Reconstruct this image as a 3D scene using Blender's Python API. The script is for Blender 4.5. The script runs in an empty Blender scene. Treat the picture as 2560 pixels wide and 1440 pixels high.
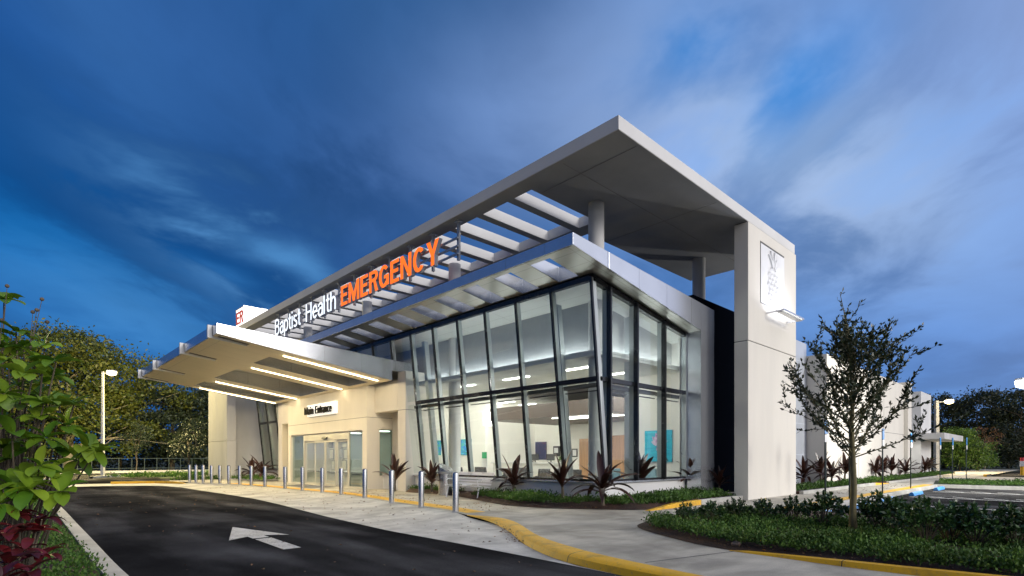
import bpy, bmesh, math, random
import numpy as np
from mathutils import Vector, Matrix
R = math.radians
PI = math.pi
scn = bpy.context.scene
col = scn.collection
rng = np.random.default_rng(7)
random.seed(7)

# ---------------------------------------------------------------- camera: level, shifted, 19 mm
FX, FY = 0.68749, 0.72620
F_PX, CX, CY, CAM_H = 1351.0, 1280.0, 1147.0, 1.4
cam_d = bpy.data.cameras.new('camera')
cam = bpy.data.objects.new('camera', cam_d)
col.objects.link(cam)
cam.location = (0, 0, CAM_H)
cam.rotation_euler = (R(90), 0, -math.asin(FX))
cam_d.sensor_width = 36
cam_d.lens = 36 * F_PX / 2560
cam_d.shift_y = (CY - 720) / 2560
cam_d.clip_start = 0.05
cam_d.clip_end = 3000
scn.camera = cam


def at(px, py, D):
    """survey point: seen at a pixel of the photograph at distance D along the view axis"""
    t = (px - CX) / F_PX
    return Vector((D * (FX + t * FY), D * (FY - t * FX), CAM_H + (CY - py) / F_PX * D))


def gnd(px, py, z=0.0):
    return at(px, py, F_PX * (CAM_H - z) / (py - CY))


# ---------------------------------------------------------------- materials
MATS = {}


class NT:
    def __init__(s, tree):
        s.t = tree
        s.n = tree.nodes
        s.l = tree.links

    def new(s, typ, **kw):
        nd = s.n.new(typ)
        for k, v in kw.items():
            setattr(nd, k, v)
        return nd

    def link(s, a, b):
        s.l.new(a, b)

    def val(s, sock, v):
        if hasattr(v, 'is_output'):
            s.l.new(v, sock)
        elif isinstance(v, (tuple, list)) and len(v) == 3 and sock.type == 'RGBA':
            sock.default_value = (*v, 1)
        else:
            sock.default_value = v

    def math(s, op, a, b=None, c=None, clamp=False):
        nd = s.new('ShaderNodeMath', operation=op, use_clamp=clamp)
        s.val(nd.inputs[0], a)
        if b is not None:
            s.val(nd.inputs[1], b)
        if c is not None:
            s.val(nd.inputs[2], c)
        return nd.outputs[0]

    def vmath(s, op, a, b=None):
        nd = s.new('ShaderNodeVectorMath', operation=op)
        s.val(nd.inputs[0], a)
        if b is not None:
            s.val(nd.inputs[1], b)
        return nd.outputs['Value'] if op in ('DOT_PRODUCT', 'LENGTH') else nd.outputs[0]

    def mix(s, f, a, b):
        nd = s.new('ShaderNodeMix', data_type='RGBA')
        s.val(nd.inputs[0], f)
        s.val(nd.inputs[6], a)
        s.val(nd.inputs[7], b)
        return nd.outputs[2]

    def noise(s, vec, scale, detail=4, rough=0.55, dist=0.0):
        nd = s.new('ShaderNodeTexNoise')
        s.link(vec, nd.inputs['Vector'])
        nd.inputs['Scale'].default_value = scale
        nd.inputs['Detail'].default_value = detail
        nd.inputs['Roughness'].default_value = rough
        nd.inputs['Distortion'].default_value = dist
        return nd.outputs['Fac'], nd.outputs['Color']

    def ramp(s, f, lo, hi, a=0.0, b=1.0, smooth=True):
        nd = s.new('ShaderNodeMapRange', interpolation_type='SMOOTHSTEP' if smooth else 'LINEAR')
        s.val(nd.inputs[0], f)
        for i, v in enumerate((lo, hi, a, b)):
            nd.inputs[i + 1].default_value = v
        return nd.outputs[0]

    def pos(s):
        return s.new('ShaderNodeNewGeometry').outputs['Position']

    def scaled(s, vec, sc):
        nd = s.new('ShaderNodeMapping')
        s.link(vec, nd.inputs[0])
        nd.inputs['Scale'].default_value = sc
        return nd.outputs[0]


def new_mat(name):
    m = bpy.data.materials.new(name)
    m.use_nodes = True
    nt = NT(m.node_tree)
    b = nt.n['Principled BSDF']
    MATS[name] = m
    return m, nt, b


def mat(name, c, rough=0.6, metal=0.0, var=0.12, scale=1.5, bump=0.0, bscale=60, stretch=(1, 1, 1), spec=0.5, fine=0.0, obj=False, rvar=0.06):
    """plain paint, stucco, metal, plastic: colour with two scales of wear noise and a little bump"""
    m, nt, b = new_mat(name)
    p = nt.new('ShaderNodeTexCoord').outputs['Object'] if obj else nt.pos()
    f1, _ = nt.noise(nt.scaled(p, stretch), scale, 5)
    k = nt.ramp(f1, 0.3, 0.7, 1 - var, 1 + var)
    if fine:
        f2, _ = nt.noise(p, bscale * 0.7, 3)
        k = nt.math('MULTIPLY', k, nt.ramp(f2, 0.3, 0.7, 1 - fine, 1 + fine))
    cc = nt.vmath('SCALE', c)
    nt.link(k, cc.node.inputs['Scale'])
    nt.link(cc, b.inputs['Base Color'])
    b.inputs['Roughness'].default_value = rough
    b.inputs['Metallic'].default_value = metal
    b.inputs['Specular IOR Level'].default_value = spec
    if var and rvar:
        nt.link(nt.ramp(f1, 0.3, 0.7, max(rough - rvar, 0.02), min(rough + rvar, 1)), b.inputs['Roughness'])
    if bump:
        fb, _ = nt.noise(p, bscale, 4)
        bn = nt.new('ShaderNodeBump')
        bn.inputs['Strength'].default_value = bump
        bn.inputs['Distance'].default_value = 0.01
        nt.link(fb, bn.inputs['Height'])
        nt.link(bn.outputs[0], b.inputs['Normal'])
    return m


def seam_mask(nt, p, axis, period, width, offset=0.0):
    sp = nt.new('ShaderNodeSeparateXYZ')
    nt.link(p, sp.inputs[0])
    f = nt.math('FRACT', nt.math('DIVIDE', nt.math('ADD', sp.outputs[axis], offset), period))
    return nt.math('LESS_THAN', f, width / period)


def panel_mat(name, c, rough, metal, seams, dark=0.35, var=0.05, rvar=0.03):
    """metal or stucco panels: real open joints between panels drawn as thin dark lines"""
    m = mat(name, c, rough, metal, var, 0.8, rvar=rvar)
    nt = NT(m.node_tree)
    b = nt.n['Principled BSDF']
    p = nt.pos()
    msk = None
    for ax, per, w, off in seams:
        k = seam_mask(nt, p, ax, per, w, off)
        msk = k if msk is None else nt.math('MAXIMUM', msk, k)
    src = b.inputs['Base Color'].links[0].from_socket
    nt.link(nt.mix(msk, src, tuple(x * dark for x in c)), b.inputs['Base Color'])
    return m


def emit(name, c, s):
    m, nt, b = new_mat(name)
    b.inputs['Base Color'].default_value = (*c, 1)
    b.inputs['Emission Color'].default_value = (*c, 1)
    b.inputs['Emission Strength'].default_value = s
    b.inputs['Roughness'].default_value = 0.4
    return m


def glass(name, tint, base_refl=0.06, rough=0.0):
    m, nt, b = new_mat(name)
    nt.n.remove(b)
    out = [n for n in nt.n if n.type == 'OUTPUT_MATERIAL'][0]
    tr = nt.new('ShaderNodeBsdfTransparent')
    tr.inputs[0].default_value = (*tint, 1)
    gl = nt.new('ShaderNodeBsdfGlossy')
    gl.inputs['Roughness'].default_value = rough
    gl.inputs[0].default_value = (0.95, 0.97, 1, 1)
    fr = nt.new('ShaderNodeLayerWeight')
    f = nt.math('POWER', fr.outputs['Facing'], 4.5)
    f = nt.math('MULTIPLY_ADD', f, 0.9, base_refl, clamp=True)
    mx = nt.new('ShaderNodeMixShader')
    nt.link(f, mx.inputs[0])
    nt.link(tr.outputs[0], mx.inputs[1])
    nt.link(gl.outputs[0], mx.inputs[2])
    nt.link(mx.outputs[0], out.inputs[0])
    return m


def leaf_mat(name, c1, c2, rough=0.45, trans=0.25, spec=0.5):
    m, nt, b = new_mat(name)
    out = [n for n in nt.n if n.type == 'OUTPUT_MATERIAL'][0]
    g = nt.new('ShaderNodeNewGeometry')
    c = nt.mix(g.outputs['Random Per Island'], c1, c2)
    f, _ = nt.noise(g.outputs['Position'], 0.9, 3)
    k = nt.ramp(f, 0.3, 0.7, 0.7, 1.3)
    cc = nt.vmath('SCALE', c)
    nt.link(k, cc.node.inputs['Scale'])
    nt.link(cc, b.inputs['Base Color'])
    b.inputs['Roughness'].default_value = rough
    b.inputs['Specular IOR Level'].default_value = spec
    t = nt.new('ShaderNodeBsdfTranslucent')
    nt.link(cc, t.inputs[0])
    mx = nt.new('ShaderNodeMixShader')
    mx.inputs[0].default_value = trans
    nt.link(b.outputs[0], mx.inputs[1])
    nt.link(t.outputs[0], mx.inputs[2])
    nt.link(mx.outputs[0], out.inputs[0])
    return m


STUCCO = mat('stucco_white', (0.66, 0.655, 0.64), 0.85, 0, 0.06, 0.5, 0.25, 90, (1, 1, 0.35))
SOFFIT_SHADED = mat('soffit_shaded', (0.36, 0.375, 0.40), 0.85, 0, 0.10, 0.6, 0.2, 90)  # greyer than the white roof: shade of the underside put into the colour
STUCCO_WARM = mat('stucco_cream', (0.70, 0.665, 0.59), 0.85, 0, 0.045, 0.9, 0.35, 90, (1, 1, 0.22), fine=0.02)
STUCCO_GREY = mat('stucco_grey', (0.50, 0.50, 0.49), 0.85, 0, 0.10, 0.7, 0.3, 90, (1, 1, 0.3))
SOFFIT_JOINT = mat('soffit_joint', (0.23, 0.23, 0.23), 0.9)
JOINT = mat('joint_shadow', (0.10, 0.10, 0.10), 0.9)
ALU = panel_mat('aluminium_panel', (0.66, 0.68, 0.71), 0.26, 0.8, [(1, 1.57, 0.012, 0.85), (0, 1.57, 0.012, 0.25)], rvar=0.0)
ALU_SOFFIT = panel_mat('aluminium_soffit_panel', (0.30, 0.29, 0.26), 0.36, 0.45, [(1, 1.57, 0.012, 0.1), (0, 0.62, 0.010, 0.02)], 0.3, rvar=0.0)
CANOPY_SOFFIT = panel_mat('canopy_soffit_panel', (0.60, 0.53, 0.39), 0.45, 0.15, [(1, 0.92, 0.012, 0.3), (0, 3.3, 0.012, 0.9)], 0.5)
NAVY = panel_mat('navy_cladding', (0.006, 0.008, 0.014), 0.4, 0.0, [(0, 1.5, 0.01, 0.2), (2, 2.6, 0.01, 0.0)], 2.2)
NAVY.node_tree.nodes['Principled BSDF'].inputs['Specular IOR Level'].default_value = 0.0
GREY_PANEL = panel_mat('grey_cladding', (0.42, 0.45, 0.50), 0.35, 0.4, [(0, 2.4, 0.012, 0.2), (2, 1.6, 0.02, 0.0)], 1.5)
MULLION = mat('black_mullion', (0.012, 0.013, 0.015), 0.22, 0.0, 0.05)
SILVER = mat('silver_mullion', (0.42, 0.45, 0.45), 0.4, 0.4, 0.05)
FRAME = mat('door_frame', (0.62, 0.60, 0.52), 0.35, 0.4, 0.05)
STEEL = mat('brushed_steel', (0.60, 0.60, 0.60), 0.24, 1.0, 0.08, 3, 0.05, 200, (1, 1, 0.05), obj=True)
GALV = mat('painted_steel', (0.42, 0.44, 0.47), 0.4, 0.5, 0.06)
BENCH = mat('silver_bench', (0.85, 0.86, 0.87), 0.3, 0.15, 0.05, obj=True)
GLASS = glass('clear_glazing', (0.86, 0.91, 0.88), 0.07)
GLASS_DARK = glass('tinted_glazing', (0.42, 0.50, 0.47), 0.08)
INT_WALL = mat('interior_paint', (0.80, 0.785, 0.73), 0.7, 0, 0.02)
INT_GREY = mat('bulkhead_paint', (0.40, 0.41, 0.41), 0.6, 0, 0.05)
CEIL = panel_mat('ceiling_tile', (0.72, 0.73, 0.70), 0.8, 0, [(0, 1.2, 0.012, 0.1), (1, 2.4, 0.012, 0.1)], 0.6)
FLOOR_IN = mat('lobby_floor', (0.42, 0.40, 0.36), 0.25, 0, 0.05)
WOOD = mat('wood_veneer', (0.27, 0.145, 0.07), 0.45, 0, 0.25, 4, 0, 60, (6, 6, 0.3))
WOOD_DARK = mat('dark_wood_slats', (0.055, 0.036, 0.026), 0.5, 0, 0.3, 5, 0, 60, (0.4, 8, 8))
WHITE = mat('white_paint', (0.75, 0.75, 0.74), 0.5, 0, 0.04)
LETTER_BLACK = mat('black_letter', (0.010, 0.010, 0.010), 0.9, 0, 0.0, spec=0.05)
BLACK = mat('black_plastic', (0.015, 0.015, 0.016), 0.45, 0, 0.1)
BLUE = mat('blue_paint', (0.05, 0.26, 0.62), 0.55, 0, 0.15, 3, 0.2)
GREEN_POST = mat('dark_green_post', (0.02, 0.035, 0.03), 0.45, 0.2, 0.1)
BRICK_RED = mat('red_brick', (0.16, 0.045, 0.04), 0.8, 0, 0.2, 8, 0.4)
FABRIC_BLUE = mat('teal_upholstery', (0.16, 0.26, 0.30), 0.8, 0, 0.1, 6)
FABRIC_DARK = mat('charcoal_upholstery', (0.05, 0.05, 0.055), 0.8, 0, 0.1, 6)
BARK = mat('bark', (0.10, 0.08, 0.055), 0.9, 0, 0.35, 9, 0.6, 40, (1, 1, 0.3))
BARK_PALE = mat('oak_bark', (0.14, 0.12, 0.055), 0.9, 0, 0.3, 14, 0.6, 60, (1, 1, 0.4))
CONC_POLE = mat('concrete_pole', (0.45, 0.45, 0.42), 0.8, 0, 0.1, 3, 0.2)

L_OAK = leaf_mat('oak_leaf', (0.022, 0.035, 0.014), (0.05, 0.07, 0.028), 0.4, 0.12)
L_TREE = leaf_mat('tree_leaf', (0.042, 0.072, 0.010), (0.15, 0.155, 0.022), 0.5, 0.3)
L_DARK = leaf_mat('dark_tree_leaf', (0.012, 0.022, 0.010), (0.035, 0.05, 0.016), 0.55, 0.15)
L_LIME = leaf_mat('bright_shrub_leaf', (0.04, 0.10, 0.012), (0.09, 0.16, 0.02), 0.5, 0.3)
L_COVER = leaf_mat('ground_cover_leaf', (0.030, 0.085, 0.013), (0.09, 0.17, 0.026), 0.6, 0.2, 0.3)
L_HEDGE = leaf_mat('hedge_leaf', (0.026, 0.065, 0.016), (0.058, 0.125, 0.03), 0.32, 0.08, 0.6)
L_BIG = leaf_mat('broad_leaf', (0.06, 0.16, 0.012), (0.24, 0.34, 0.025), 0.4, 0.3)
L_RED = leaf_mat('croton_leaf', (0.05, 0.008, 0.010), (0.16, 0.014, 0.016), 0.35, 0.15)
L_CORDY = leaf_mat('cordyline_leaf', (0.026, 0.012, 0.010), (0.068, 0.026, 0.016), 0.32, 0.15)
L_FALLEN = leaf_mat('fallen_leaf', (0.10, 0.045, 0.018), (0.24, 0.12, 0.04), 0.7, 0.05)


def asphalt_mat():
    m, nt, b = new_mat('asphalt')
    p = nt.pos()
    f1, _ = nt.noise(p, 0.35, 4)
    f2, _ = nt.noise(p, 140, 2)
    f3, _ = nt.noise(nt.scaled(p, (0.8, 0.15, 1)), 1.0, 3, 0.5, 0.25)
    k = nt.math('MULTIPLY', nt.ramp(f1, 0.3, 0.7, 0.6, 1.4), nt.ramp(f2, 0.35, 0.75, 0.45, 1.9))
    k = nt.math('MULTIPLY', k, nt.ramp(f3, 0.42, 0.75, 0.65, 2.1))  # pale streaks put pools of light into the colour, mixed with wear
    cc = nt.vmath('SCALE', (0.038, 0.0375, 0.0375))
    nt.link(k, cc.node.inputs['Scale'])
    nt.link(cc, b.inputs['Base Color'])
    b.inputs['Roughness'].default_value = 0.8
    b.inputs['Specular IOR Level'].default_value = 0.0
    bn = nt.new('ShaderNodeBump')
    bn.inputs['Strength'].default_value = 0.6
    bn.inputs['Distance'].default_value = 0.008
    nt.link(f2, bn.inputs['Height'])
    nt.link(bn.outputs[0], b.inputs['Normal'])
    return m


def concrete_mat(name, c, stain=0.38):
    m, nt, b = new_mat(name)
    p = nt.pos()
    f1, _ = nt.noise(p, 0.8, 6, 0.6, 0.4)
    f2, _ = nt.noise(p, 55, 3)
    f3, _ = nt.noise(nt.scaled(p, (0.5, 2.5, 1)), 1.4, 5)
    k = nt.math('MULTIPLY', nt.ramp(f1, 0.3, 0.72, 1 - stain, 1 + stain * 0.5), nt.ramp(f2, 0.3, 0.7, 0.9, 1.1))
    k = nt.math('MULTIPLY', k, nt.ramp(f3, 0.3, 0.7, 0.9, 1.08))
    cc = nt.vmath('SCALE', c)
    nt.link(k, cc.node.inputs['Scale'])
    nt.link(cc, b.inputs['Base Color'])
    b.inputs['Roughness'].default_value = 0.85
    bn = nt.new('ShaderNodeBump')
    bn.inputs['Strength'].default_value = 0.3
    bn.inputs['Distance'].default_value = 0.004
    nt.link(f2, bn.inputs['Height'])
    nt.link(bn.outputs[0], b.inputs['Normal'])
    return m


def soil_mat(name, c1, c2, sc=25):
    m, nt, b = new_mat(name)
    p = nt.pos()
    f1, _ = nt.noise(p, sc, 5, 0.7)
    f2, _ = nt.noise(p, 1.1, 4)
    c = nt.mix(nt.ramp(f1, 0.35, 0.68), c1, c2)
    cc = nt.vmath('SCALE', c)
    nt.link(nt.ramp(f2, 0.3, 0.7, 0.6, 1.3), cc.node.inputs['Scale'])
    nt.link(cc, b.inputs['Base Color'])
    b.inputs['Roughness'].default_value = 0.95
    bn = nt.new('ShaderNodeBump')
    bn.inputs['Distance'].default_value = 0.03
    nt.link(f1, bn.inputs['Height'])
    nt.link(bn.outputs[0], b.inputs['Normal'])
    return m


def yellow_mat():
    m, nt, b = new_mat('yellow_kerb_paint')
    p = nt.pos()
    f1, _ = nt.noise(p, 2.2, 6, 0.65)
    f2, _ = nt.noise(p, 30, 4)
    c = nt.mix(nt.ramp(f1, 0.5, 0.72, 0, 0.85), (0.78, 0.43, 0.010), (0.42, 0.24, 0.03))
    c = nt.mix(nt.ramp(f2, 0.56, 0.72, 0, 0.65), c, (0.30, 0.21, 0.09))
    c = nt.mix(seam_mask(nt, p, 1, 3.05, 0.014, 0.9), c, (0.05, 0.04, 0.02))
    nt.link(c, b.inputs['Base Color'])
    b.inputs['Roughness'].default_value = 0.6
    bn = nt.new('ShaderNodeBump')
    bn.inputs['Strength'].default_value = 0.3
    bn.inputs['Distance'].default_value = 0.004
    nt.link(f2, bn.inputs['Height'])
    nt.link(bn.outputs[0], b.inputs['Normal'])
    return m


def tactile_mat():
    m, nt, b = new_mat('yellow_tactile_paving')
    p = nt.pos()
    sp = nt.new('ShaderNodeSeparateXYZ')
    nt.link(p, sp.inputs[0])
    d = None
    for ax in (0, 1):
        q = nt.math('SUBTRACT', nt.math('FRACT', nt.math('DIVIDE', sp.outputs[ax], 0.06)), 0.5)
        q = nt.math('MULTIPLY', q, q)
        d = q if d is None else nt.math('ADD', d, q)
    dome = nt.ramp(d, 0.04, 0.14, 1, 0)
    f1, _ = nt.noise(p, 3, 5)
    cc = nt.vmath('SCALE', (0.80, 0.44, 0.012))
    nt.link(nt.ramp(f1, 0.3, 0.7, 0.75, 1.15), cc.node.inputs['Scale'])
    nt.link(cc, b.inputs['Base Color'])
    b.inputs['Roughness'].default_value = 0.6
    bn = nt.new('ShaderNodeBump')
    bn.inputs['Distance'].default_value = 0.006
    nt.link(dome, bn.inputs['Height'])
    nt.link(bn.outputs[0], b.inputs['Normal'])
    return m


def painting_mat(name, cols, scale, stretch=(1, 1, 1)):
    m, nt, b = new_mat(name)
    p = nt.new('ShaderNodeTexCoord').outputs['Object']
    f, c = nt.noise(nt.scaled(p, stretch), scale, 4, 0.6, 1.0)
    cr = nt.new('ShaderNodeValToRGB')
    nt.link(f, cr.inputs[0])
    el = cr.color_ramp.elements
    el[0].position, el[0].color = 0.3, (*cols[0], 1)
    el[1].position, el[1].color = 0.7, (*cols[-1], 1)
    for i, cl in enumerate(cols[1:-1]):
        e = el.new(0.3 + 0.4 * (i + 1) / (len(cols) - 1))
        e.color = (*cl, 1)
    nt.link(cr.outputs[0], b.inputs['Base Color'])
    b.inputs['Roughness'].default_value = 0.5
    return m


ASPHALT = asphalt_mat()
CONCRETE = concrete_mat('pale_concrete', (0.56, 0.545, 0.49))
CONCRETE2 = concrete_mat('walk_concrete', (0.46, 0.425, 0.345))
KERB_C = concrete_mat('kerb_concrete', (0.45, 0.44, 0.40), 0.3)
MULCH = soil_mat('mulch', (0.012, 0.006, 0.004), (0.085, 0.035, 0.018))
GRASS = soil_mat('grass_ground', (0.010, 0.018, 0.006), (0.03, 0.045, 0.014), 14)
YELLOW = yellow_mat()
TACTILE = tactile_mat()
ROADPAINT = mat('road_paint', (0.52, 0.52, 0.50), 0.75, 0, 0.12, 4, 0.3, 120, fine=0.15, spec=0.1)
_nt = NT(ROADPAINT.node_tree)
_b = _nt.n['Principled BSDF']
_f, _ = _nt.noise(_nt.pos(), 38, 5, 0.7)
_g, _ = _nt.noise(_nt.pos(), 2.5, 3)
_src = _b.inputs['Base Color'].links[0].from_socket
_w = _nt.ramp(_nt.math('ADD', _f, _nt.math('MULTIPLY', _g, 0.35)), 0.70, 0.84)
_nt.link(_nt.mix(_w, _src, (0.04, 0.04, 0.04)), _b.inputs['Base Color'])
ART_POND = painting_mat('pond_painting', [(0.01, 0.03, 0.25), (0.02, 0.10, 0.50), (0.02, 0.22, 0.42), (0.06, 0.30, 0.08), (0.02, 0.12, 0.55), (0.35, 0.5, 0.75)], 7)
ART_SUNSET = painting_mat('sunset_painting', [(0.003, 0.005, 0.03), (0.006, 0.010, 0.045), (0.08, 0.015, 0.02)], 2)
ART_TEAL = painting_mat('teal_water', [(0.0, 0.22, 0.36), (0.01, 0.33, 0.46), (0.03, 0.45, 0.55)], 2.5, (1, 0.6, 4))
PETAL = painting_mat('lotus_petal', [(0.30, 0.12, 0.35), (0.62, 0.45, 0.62), (0.75, 0.65, 0.75)], 5)
PATTERN = painting_mat('patterned_upholstery', [(0.015, 0.015, 0.018), (0.05, 0.048, 0.05), (0.16, 0.15, 0.15)], 9)
LED = emit('led_strip', (1.0, 0.82, 0.52), 270)
LED_COOL = emit('led_cool', (0.93, 0.97, 1.0), 45)
LED_CEIL = emit('ceiling_light', (1.0, 0.98, 0.93), 125)
ORANGE = emit('orange_sign_face', (1.0, 0.15, 0.006), 1.25)
WHITE_LIT = emit('white_sign_face', (0.85, 0.93, 1.0), 1.15)
LANTERN = emit('lantern_face', (1.0, 0.97, 0.97), 1.6)
SIGN_HALO = emit('halo_panel', (1.0, 0.98, 0.93), 0.6)
RED_LETTER = mat('red_letter', (0.55, 0.02, 0.03), 0.5)
LAMP_WARM = emit('sodium_lamp', (1.0, 0.80, 0.42), 120)
LAMP_WHITE = emit('white_lamp', (0.9, 0.95, 1.0), 300)


# ---------------------------------------------------------------- objects
def tag(o, label=None, cat=None, group=None, kind=None):
    if label:
        o['label'] = label
    if cat:
        o['category'] = cat
    if group:
        o['group'] = group
    if kind:
        o['kind'] = kind
    return o


def thing(name, label, cat, loc=(0, 0, 0), rz=0, group=None):
    o = bpy.data.objects.new(name, None)
    o.empty_display_size = 0.2
    col.objects.link(o)
    o.location = loc
    o.rotation_euler = (0, 0, rz)
    return tag(o, label, cat, group)


def dup(root, label, loc, rz=0, scale=None):
    r = root.copy()
    col.objects.link(r)
    r.location = loc
    r.rotation_euler = (0, 0, rz)
    r['label'] = label
    if scale:
        r.scale = (scale,) * 3
    for ch in list(root.children):
        c = ch.copy()
        col.objects.link(c)
        c.parent = r
        for g in list(ch.children):
            d = g.copy()
            col.objects.link(d)
            d.parent = c
    return r


def wloc(o):
    v = Vector((0, 0, 0))
    while o is not None:
        v += Vector(o.location)
        o = o.parent
    return v


class MB:
    """collects shapes in world coordinates; build() links them as ONE mesh object"""

    def __init__(s):
        s.v = []
        s.f = []
        s.mi = []

    def add(s, vs, fs, m=0):
        o = len(s.v)
        s.v += [tuple(v) for v in vs]
        s.f += [tuple(i + o for i in f) for f in fs]
        s.mi += [m] * len(fs)
        return s

    def quad(s, a, b, c, d, m=0):
        return s.add([a, b, c, d], [(0, 1, 2, 3)], m)

    def poly(s, pts, m=0):
        return s.add(pts, [tuple(range(len(pts)))], m)

    def hexa(s, p, m=0):
        return s.add(p, [(3, 2, 1, 0), (4, 5, 6, 7), (0, 1, 5, 4), (1, 2, 6, 5), (2, 3, 7, 6), (3, 0, 4, 7)], m)

    def box(s, x0, x1, y0, y1, z0, z1, m=0):
        return s.hexa([(x0, y0, z0), (x1, y0, z0), (x1, y1, z0), (x0, y1, z0), (x0, y0, z1), (x1, y0, z1), (x1, y1, z1), (x0, y1, z1)], m)

    def prism(s, pts, ext, m=0):
        n = len(pts)
        e = Vector(ext)
        a = [Vector(p) for p in pts]
        return s.add(a + [p + e for p in a], [tuple(range(n - 1, -1, -1)), tuple(range(n, 2 * n))] +
                     [(i, (i + 1) % n, n + (i + 1) % n, n + i) for i in range(n)], m)

    def tube(s, pts, rad, n=10, m=0, cap=True):
        pts = [Vector(p) for p in pts]
        if not hasattr(rad, '__len__'):
            rad = [rad] * len(pts)
        vs, fs = [], []
        ref = None
        for i, p in enumerate(pts):
            d = (pts[min(i + 1, len(pts) - 1)] - pts[max(i - 1, 0)])
            d = d.normalized() if d.length > 1e-9 else Vector((0, 0, 1))
            if ref is None:
                ref = Vector((1, 0, 0)) if abs(d.x) < 0.9 else Vector((0, 1, 0))
            u = (ref - d * ref.dot(d)).normalized()
            ref = u
            w = d.cross(u)
            for k in range(n):
                a = 2 * PI * k / n
                vs.append(p + (u * math.cos(a) + w * math.sin(a)) * rad[i])
        for i in range(len(pts) - 1):
            for k in range(n):
                k2 = (k + 1) % n
                fs.append((i * n + k, i * n + k2, (i + 1) * n + k2, (i + 1) * n + k))
        if cap:
            fs.append(tuple(range(n - 1, -1, -1)))
            fs.append(tuple((len(pts) - 1) * n + k for k in range(n)))
        return s.add(vs, fs, m)

    def cyl(s, x, y, z0, z1, r, n=24, r1=None, m=0):
        return s.tube([(x, y, z0), (x, y, z1)], [r, r if r1 is None else r1], n, m)

    def lathe(s, prof, n=24, cx=0, cy=0, m=0):
        vs, fs = [], []
        for r, z in prof:
            for k in range(n):
                a = 2 * PI * k / n
                vs.append((cx + r * math.cos(a), cy + r * math.sin(a), z))
        for i in range(len(prof) - 1):
            for k in range(n):
                k2 = (k + 1) % n
                fs.append((i * n + k, i * n + k2, (i + 1) * n + k2, (i + 1) * n + k))
        fs.append(tuple(range(n - 1, -1, -1)))
        fs.append(tuple((len(prof) - 1) * n + k for k in range(n)))
        return s.add(vs, fs, m)

    def slab(s, xs, ys, keep, zb, zt, m=0):
        """a slab on a grid of cells, some left open; zb / zt are z or functions of (x, y)"""
        fb = zb if callable(zb) else (lambda x, y: zb)
        ft = zt if callable(zt) else (lambda x, y: zt)
        nx, ny = len(xs), len(ys)
        vs = [(x, y, fb(x, y)) for y in ys for x in xs] + [(x, y, ft(x, y)) for y in ys for x in xs]
        N = nx * ny
        I = lambda i, j: j * nx + i
        K = lambda i, j: 0 <= i < nx - 1 and 0 <= j < ny - 1 and keep(i, j)
        fs = []
        for j in range(ny - 1):
            for i in range(nx - 1):
                if not K(i, j):
                    continue
                a, b, c, d = I(i, j), I(i + 1, j), I(i + 1, j + 1), I(i, j + 1)
                fs.append((d, c, b, a))
                fs.append((N + a, N + b, N + c, N + d))
                if not K(i, j - 1):
                    fs.append((a, b, N + b, N + a))
                if not K(i, j + 1):
                    fs.append((c, d, N + d, N + c))
                if not K(i - 1, j):
                    fs.append((d, a, N + a, N + d))
                if not K(i + 1, j):
                    fs.append((b, c, N + c, N + b))
        return s.add(vs, fs, m)

    def build(s, name, mats, parent=None, smooth=False, bev=0.0, local=False, recalc=True):
        me = bpy.data.meshes.new(name)
        off = wloc(parent) if (parent is not None and not local) else Vector((0, 0, 0))
        me.from_pydata([(v[0] - off.x, v[1] - off.y, v[2] - off.z) for v in s.v], [], s.f)
        for m_ in (mats if isinstance(mats, (list, tuple)) else [mats]):
            me.materials.append(m_)
        me.polygons.foreach_set('material_index', s.mi)
        if recalc:
            bm = bmesh.new()
            bm.from_mesh(me)
            bmesh.ops.recalc_face_normals(bm, faces=bm.faces)
            bm.to_mesh(me)
            bm.free()
        if smooth:
            me.polygons.foreach_set('use_smooth', [True] * len(me.polygons))
            if smooth != 'all':
                me.set_sharp_from_angle(angle=R(40))
        me.update()
        o = bpy.data.objects.new(name, me)
        col.objects.link(o)
        if parent is not None:
            o.parent = parent
        if bev:
            b = o.modifiers.new('bevel', 'BEVEL')
            b.width = bev
            b.segments = 2
            b.limit_method = 'ANGLE'
        return o


def mesh_np(name, V, nper, m, parent=None, off=None):
    """many little leaf faces from a numpy array, nper corners each"""
    V = np.asarray(V, dtype=np.float32).reshape(-1, 3)
    if parent is not None and off is None:
        V = V - np.array(wloc(parent), dtype=np.float32)
    n = len(V) // nper
    me = bpy.data.meshes.new(name)
    me.vertices.add(len(V))
    me.vertices.foreach_set('co', V.ravel())
    me.loops.add(len(V))
    me.loops.foreach_set('vertex_index', np.arange(len(V), dtype=np.int32))
    me.polygons.add(n)
    me.polygons.foreach_set('loop_start', np.arange(0, len(V), nper, dtype=np.int32))
    me.update(calc_edges=True)
    me.validate()
    me.materials.append(m)
    o = bpy.data.objects.new(name, me)
    col.objects.link(o)
    if parent is not None:
        o.parent = parent
    return o


def unit(a):
    return a / np.maximum(np.linalg.norm(a, axis=-1, keepdims=True), 1e-9)


def leaf_verts(P, D, L, W, fold=0.15, up=None):
    """kite shaped leaves: base at P, pointing along D, length L, width W"""
    n = len(P)
    L = np.broadcast_to(L, (n,))[:, None]
    W = np.broadcast_to(W, (n,))[:, None]
    r = rng.normal(size=(n, 3)) if up is None else np.broadcast_to(up, (n, 3)) + rng.normal(size=(n, 3)) * 0.35
    S = unit(np.cross(D, r))
    Nn = np.cross(S, D)
    mid = P + D * L * 0.5 + Nn * L * fold
    return np.stack([P, mid + S * W / 2, P + D * L, mid - S * W / 2], 1)


def struct(mb, name, m, **kw):
    o = mb.build(name, m, **kw)
    o['kind'] = 'structure'
    return o


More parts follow.
